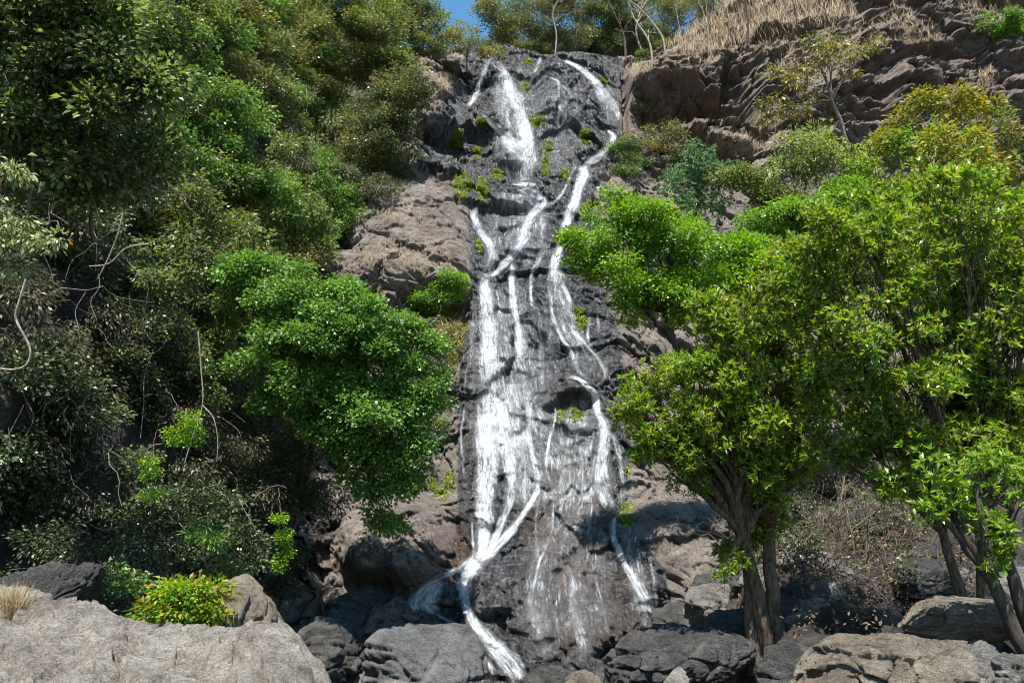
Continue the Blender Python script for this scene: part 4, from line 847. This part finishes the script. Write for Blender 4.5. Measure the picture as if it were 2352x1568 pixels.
for lb, lobes, dp, a, b in [
  ('pale green bush at the foot of the slender open tree', [(1860, 350, 55, 35), (1920, 385, 55, 35), (1800, 400, 50, 30)], 26.5, 'mid2', 'pale'),
  ('green bush right of the slender open tree foot', [(2010, 390, 60, 40), (2080, 350, 50, 35), (2050, 440, 60, 35)], 25, 'mid2', 'green'),
  ('tall mid green bush below the yellow and orange one', [(2190, 340, 60, 40), (2240, 400, 60, 40), (2150, 440, 60, 35)], 23, 'mid2', 'yellow'),
  ('thin brush growing over bare rock left of the slope bushes', [(1740, 440, 50, 28), (1790, 490, 55, 30), (1700, 400, 35, 20)], 26.5, 'mid', 'olive'),
  ('leafy green bush in the middle of the right slope', [(1760, 530, 60, 40), (1850, 500, 60, 40), (1930, 480, 60, 40)], 24, 'green', 'lime'),
  ('green bush with brown dry leaves on the right slope', [(2040, 520, 70, 45), (2130, 520, 60, 40), (1980, 560, 60, 40)], 20.5, 'mid2', 'lime'),
  ('rust speckled bush near the right edge of the slope', [(2230, 490, 60, 45), (2310, 500, 60, 45), (2270, 560, 60, 40)], 19, 'mid2', 'rust'),
  ('fresh green bush behind the lime green tree', [(1690, 600, 60, 50), (1740, 660, 60, 50), (1680, 700, 50, 50)], 22, 'green', 'lime'),
  ('shaded bush behind the crowns on the right', [(1900, 620, 90, 60), (2050, 620, 80, 60), (1800, 620, 70, 50)], 19, 'mid2', 'lime')]:
    plant('shrub', lb, [(x_, y_, r_ * 1.15, ry_ * 1.2) for x_, y_, r_, ry_ in lobes], dp, a, sp2=b, dens=1.8, group=RGP)
plant('tree', 'vivid lime green tree leaning out towards the falls', [(1430, 500, 70, 40), (1500, 500, 80, 45), (1360, 560, 60, 45), (1440, 580, 90, 55), (1540, 580, 80, 55), (1430, 650, 80, 45), (1520, 660, 80, 50), (1600, 640, 60, 55), (1600, 560, 55, 50), (1415, 450, 25, 18), (1320, 600, 32, 26), (1460, 700, 60, 30), (1570, 710, 55, 30)], 21, 'lime', base=(1640, 1000), tr=.10, bark='dark', dens=1.5, size=.9, sp2='green')
TA = [(1700, 1080, 90, 50), (1660, 980, 90, 60), (1740, 980, 100, 60), (1800, 1070, 80, 50), (1610, 1040, 80, 45), (1440, 930, 50, 35), (1470, 990, 50, 30), (1700, 700, 80, 45), (1800, 740, 80, 50), (1640, 760, 80, 50), (1720, 780, 90, 60), (1560, 860, 80, 50), (1490, 900, 55, 40), (1650, 870, 100, 70), (1780, 860, 100, 70), (1540, 960, 90, 55), (1640, 980, 100, 60), (1740, 980, 100, 60), (1850, 960, 90, 70),
      (1600, 1050, 90, 45), (1700, 1080, 90, 50), (1520, 1020, 50, 35), (1800, 1070, 80, 50), (1580, 1110, 50, 22), (1880, 860, 80, 60), (1760, 1150, 40, 40), (1690, 1230, 48, 50), (1670, 1290, 36, 26), (1750, 1200, 50, 50)]
plant('tree', 'spreading green tree on a thick dark multi-stemmed trunk beside the lower falls', [t + ((-1) ** i * .35,) for i, t in enumerate(TA)], 12.2, 'glossy', base=(1765, 1545), stems=3, tr=.125, bark='brown', dens=1.75, sp2='lush', twigs=9)
TB = [(2110, 1030, 90, 60), (2240, 1020, 90, 60), (2200, 920, 100, 60), (2290, 960, 90, 60), (1880, 610, 90, 50), (2010, 560, 100, 45), (2150, 540, 110, 50), (2300, 540, 100, 50), (2060, 480, 80, 40), (2190, 450, 90, 45), (2310, 430, 80, 45), (1950, 520, 70, 35), (1790, 680, 80, 45), (2340, 600, 80, 50), (1960, 640, 110, 60), (2090, 640, 110, 60), (2220, 640, 110, 60), (2330, 660, 80, 60), (1880, 720, 90, 60), (2000, 760, 110, 70), (2140, 760, 110, 70), (2280, 780, 110, 70), (1950, 880, 100, 70), (2080, 900, 110, 70),
      (2220, 900, 110, 70), (2340, 900, 90, 70), (1990, 1000, 90, 60), (2110, 1030, 90, 60), (2240, 1020, 90, 60), (2340, 1040, 80, 60), (1900, 1040, 60, 40), (2040, 1100, 60, 35)]
plant('tree', 'broad glossy leaved tree filling the right side, standing on two slanting stems', [t + ((-1) ** i * .4,) for i, t in enumerate(TB)], 10.8, 'glossy', base=(2250, 1500), stems=2, tr=.085, bark='brown', dens=2.0, sp2='lush', twigs=9)
plant('tree', 'near drooping branches of large lit leaves at the lower right edge', [(2150, 1110, 70, 40), (2240, 1090, 80, 45), (2320, 1120, 70, 60), (2210, 1170, 70, 35), (2300, 1190, 70, 40), (2330, 1260, 50, 40), (2290, 1290, 40, 24), (2150, 1160, 50, 30)], 9.0, 'lush', base=(2400, 1560), stems=2, tr=.09, bark='dark', dens=1.3, size=.9)
SG = 'thin bare saplings on the shaded right bank'
bare_tree('thin bare sapling behind the trunk, leaning left', [(1935, 1355), (1915, 1290), (1880, 1230), (1870, 1170)], 14.8, .022, 31, 'twig', 6, SG)
bare_tree('thin bare sapling standing upright between the two trees', [(1965, 1330), (1960, 1250), (1945, 1180), (1920, 1120)], 15, .028, 32, 'twig', 6, SG)
bare_tree('pale thin bare sapling closest to the pyramid shaped rock', [(2005, 1290), (1995, 1220), (1990, 1140)], 15.2, .018, 33, 'twig', 5, SG)
plant('shrub', 'low shaded plants on the bank behind the pyramid shaped rock', [(2000, 1300, 34, 14), (1950, 1310, 24, 12), (2040, 1290, 24, 14)], 15.5, 'green', size=.7, dens=3, tr=.01)
plant('shrub', 'dry brush covering the shaded bank between the two trees', [(1870, 1330, 40, 18), (1930, 1290, 40, 22), (2060, 1330, 50, 24), (2100, 1290, 50, 24), (2000, 1240, 60, 30), (1820, 1250, 40, 24), (1900, 1200, 80, 50), (2020, 1190, 80, 50), (2110, 1250, 60, 50), (1830, 1160, 60, 40), (1960, 1120, 80, 40), (2080, 1150, 80, 40), (1850, 1260, 50, 30)], 'ground', 'brown', sp2='dark', dens=1.6, size=.75)

# ------------------------------------------------------------------ moss cushions and grass
def blades(P, up, h, rng, wd=.012, lean=.5):
    n = len(P); d = unit(np.array([0, 0, 1.0]) * 1.0 + rng.normal(size=(n, 3)) * lean * .6 + up * .25); s = rng.uniform(.5, 1.2, n) * h
    return leaves(P, d, unit(rng.normal(size=(n, 3)) + np.array([0, -1.0, 0])), s, np.full(n, wd) * rng.uniform(.7, 1.4, n), .1)
def patch_points(X, Y, rx, ry, n, rng, obs):
    out, nr = [], []
    for k in range(n):
        a = rng.uniform(0, 6.283); r = rng.uniform() ** .5
        h = cast(obs, X + rx * r * math.cos(a), Y + ry * r * math.sin(a))
        if h: out.append(h[1][:]); nr.append(h[2][:])
    return np.array(out), np.array(nr)
MS = [(1232, 278, 19, 14, 'round bright cushion of moss in the middle of the upper falls'), (1206, 199, 8, 10, 'small moss tuft on the dome near the crest'), (1214, 142, 7, 10, 'moss tuft on the crest beside the short thread'),
 (1343, 315, 11, 19, 'moss cushion on the right rock under the upper dome'), (1258, 338, 9, 16, 'moss patch right of the wide upper cascade'), (1253, 382, 8, 24, 'long hanging moss strip right of the wide upper cascade'),
 (1108, 280, 9, 9, 'yellowish moss left of the second upper thread'), (1050, 318, 12, 24, 'dark green moss in the recess left of the upper falls'), (1142, 402, 14, 14, 'moss cushion at the left end of the ledge'),
 (1108, 432, 14, 30, 'tall moss strip below the ledge left of the cascade'), (1064, 425, 20, 28, 'wide green moss hanging from the top of the tan rock face'), (1297, 397, 8, 14, 'small moss patch between the two upper streams'),
 (1331, 735, 10, 26, 'hanging moss at the right side of the middle falls'), (1289, 948, 8, 12, 'small moss cushion under the dark shelf, left of its twin'), (1323, 953, 13, 13, 'moss cushion under the dark shelf, right of its twin'),
 (1018, 1137, 16, 13, 'yellow-green moss tuft left of the lower falls'), (1035, 1098, 7, 14, 'narrow moss tuft just above the yellow-green one'), (1440, 1180, 16, 26, 'moss on the shoulder where the right stream bends'),
 (1098, 560, 6, 16, 'thin moss line at the edge of the tan rock face'), (1385, 186, 7, 9, 'moss tuft beside the right crest stream'), (995, 1110, 8, 14, 'moss left of the narrow moss tuft'), (1098, 350, 8, 14, 'moss on the wet rock left of the spreading cascade')]
for X, Y, rx, ry, lb in MS:
    rng = np.random.default_rng(int(X)); P, Nn = patch_points(X, Y, rx, ry, int(60 + rx * ry * .35), rng, [cliff])
    root = thing('moss_patch', P.mean(0), lb, 'moss', 'moss patches on the wet rock')
    leaf_mesh('fronds', [clump_leaves(P + Nn * .04, Nn, 'moss', rng, .75, 16)], LM['moss'], root)
GT = [(2070, 60, 40, 40, 'dry grass tuft on the ledge below the top of the right cliff'), (1960, 90, 60, 50, 'dry grass clump in the middle of the right cliff'), (2120, 90, 40, 30, 'straw coloured tuft right of the cliff clump'),
 (2270, 25, 60, 30, 'dry grass on the top right rim'), (1590, 330, 50, 20, 'dry grass under the dark overhang'), (1740, 330, 80, 22, 'long row of dry grass below the cave'), (2265, 190, 14, 22, 'dry tuft hanging in the vertical crack on the right'),
 (1610, 130, 60, 26, 'dry grass hanging over the rim above the overhang'), (1480, 170, 30, 18, 'small dry tuft on the rim beside the falls'), (1640, 370, 60, 40, 'thin dry grass on the slope above the blue-green bush'),
 (1870, 330, 60, 18, 'dry grass at the foot of the right cliff'), (880, 590, 50, 30, 'sparse dry grass on the tan rock face'), (975, 600, 60, 30, 'dry grass streaks on the right half of the tan rock face'), (900, 480, 50, 24, 'short dry grass near the top of the tan rock face'),
 (1850, 150, 60, 40, 'dry scrub grass left of the cliff clump'), (1010, 200, 30, 24, 'dry grass by the upper left rock'), (1800, 110, 60, 36, 'dry grass where the grass slope meets the right cliff')]
for X, Y, rx, ry, lb in GT:
    rng = np.random.default_rng(int(X * 3)); P, Nn = patch_points(X, Y, rx, ry, 60, rng, [cliff]); P = np.repeat(P, 9, 0) + rng.normal(size=(len(P) * 9, 3)) * .08; Nn = np.repeat(Nn, 9, 0)
    root = thing('grass_tuft', P.mean(0), lb, 'dry grass', 'dry grass tufts on the cliff')
    hh = .18 if 'tan rock' in lb else .5
    if rx >= 50 or X in (2265,):
        bpy.data.objects.remove(root); o = leaf_mesh('dry_grass', [blades(P, Nn, hh, rng, .014, .7)], LM['straw']); tag(o, lb, 'dry grass', kind='stuff')
    else: leaf_mesh('blades', [blades(P, Nn, hh, rng, .014, .7)], LM['straw'], root)
rng = np.random.default_rng(77)
P1, N1 = patch_points(1700, 50, 270, 85, 1300, rng, [cliff]); Pp = np.repeat(P1, 9, 0) + rng.normal(size=(len(P1) * 9, 3)) * .2
k_ = (toD(Pp)[1] < 170 - .24 * (toD(Pp)[0] - 1440)); Pp = Pp[k_]
g = leaf_mesh('dry_grass', [blades(Pp, np.zeros_like(Pp), .85, rng, .017, .42)], LM['straw']); tag(g, 'tall straw coloured dry grass on the slope above the overhang', 'dry grass', kind='stuff')
P1, N1 = patch_points(1035, 760, 32, 75, 260, rng, [cliff]); Pp = np.repeat(P1, 10, 0) + rng.normal(size=(len(P1) * 10, 3)) * .1
root = thing('grass_tuft', Pp.mean(0), 'yellow-green grass hanging beside the left edge of the main column of water', 'grass'); leaf_mesh('blades', [leaves(Pp, unit(rng.normal(size=(len(Pp), 3)) + np.array([0, -.4, .1])), unit(rng.normal(size=(len(Pp), 3)) + np.array([0, 0, 1.])), rng.uniform(.12, .4, len(Pp)), np.full(len(Pp), .03))], LM['yelgrass'], root)
Pp = at(28 + rng.normal(size=500) * 16, 1405 + rng.uniform(-6, 22, 500), 7.9)
root = thing('grass_tuft', Pp.mean(0), 'golden dry grass tuft growing on the big slab at the left edge', 'dry grass'); leaf_mesh('blades', [blades(Pp, np.zeros_like(Pp), .26, rng, .007, .45)], LM['straw'], root)
# scattered scrub leaves on ground and cliff foot
def litter():
    rng = np.random.default_rng(9); out = []
    P, Nn = patch_points(1960, 1330, 330, 130, 900, rng, [grd, cliff]); P = np.repeat(P, 5, 0) + rng.normal(size=(len(P) * 5, 3)) * .15
    n = len(P); o = leaf_mesh('leaf_litter', [leaves(P + np.array([0, -.02, .04]), unit(rng.normal(size=(n, 3))), unit(rng.normal(size=(n, 3)) * .5 + np.array([0, -.4, 1.])), rng.uniform(.04, .09, n), rng.uniform(.02, .04, n))], LM['litter'])
    tag(o, 'dry fallen leaves scattered over the shaded right bank', 'leaf litter', kind='stuff')
litter()
rng = np.random.default_rng(31); T = Tubes()
P1, N1 = patch_points(2000, 1230, 330, 150, 420, rng, [grd, cliff])
for q in P1:
    d = unit(rng.normal(size=3) * np.array([.9, .6, .5]) + np.array([0, 0, .6])) * rng.uniform(.4, 1.6); r = rng.uniform(.005, .014)
    T.add(path(q, q + d, rng, 7, .35, .08), r, r * .4, 4)
tag(T.mesh('dead_twigs', BK['brown']), 'tangle of dry twigs and thin stems over the shaded right bank', 'twigs', kind='stuff')

# ------------------------------------------------------------------ hanging vines
def vine(label, pts, depth, r, bark='pale', group='thin bare vines hanging on the left hillside'):
    P = np.array([at(p[0], p[1], p[2] if len(p) > 2 else depth) for p in pts]); cm = catmull(P, max(12, len(pts) * 7))
    T = Tubes(); T.add(cm, r, r * .7, 6); o = T.mesh('vine', BK[bark]); o.data.transform(Matrix.Translation(-Vector(cm[0]))); o.location = tuple(cm[0])
    tag(o, label, 'vine', group)
vine('thick pale vine hanging in a hooked loop at the left edge', [(60, 640), (45, 690), (36, 730), (58, 775), (70, 805), (62, 835), (35, 848), (-5, 845), (-40, 835)], 8.6, .013, group=None)
vine('long arched pale vine crossing the dark upper left slope', [(283, 490), (270, 540), (250, 590), (225, 640)], 13.2, .016, group=None)
vine('curved vine sweeping down to the left below the arched one', [(340, 560), (290, 570), (250, 605), (205, 612)], 13.2, .014, group=None)
vine('pair-forming vine that forks down the middle of the left slope', [(455, 760), (462, 850), (465, 930), (440, 1010), (425, 1060)], 15.0, .014, group=None)
vine('vine branching right near the fork in the middle of the slope', [(465, 930), (490, 960), (500, 1010), (498, 1060)], 15.0, .011, group=None)
rng = np.random.default_rng(123)
for k in range(64):
    X = rng.uniform(-10, 620); Y = rng.uniform(150, 1000); ln = rng.uniform(60, 210); dp = depth_at([hillside], X, Y, 18) - rng.uniform(.9, 1.5)
    dx = rng.normal() * 40; sw = rng.normal() * 25
    pts = [(X, Y), (X + dx * .2 + sw, Y + ln * .3), (X + dx * .6 + rng.normal() * 14, Y + ln * .62), (X + dx, Y + ln)]
    vine('thin %s bare vine among many hanging in the left hillside creepers' % ('brown' if k % 2 else 'pale'), pts, dp, rng.uniform(.005, .011), bark=('twig' if k % 2 else 'pale'))
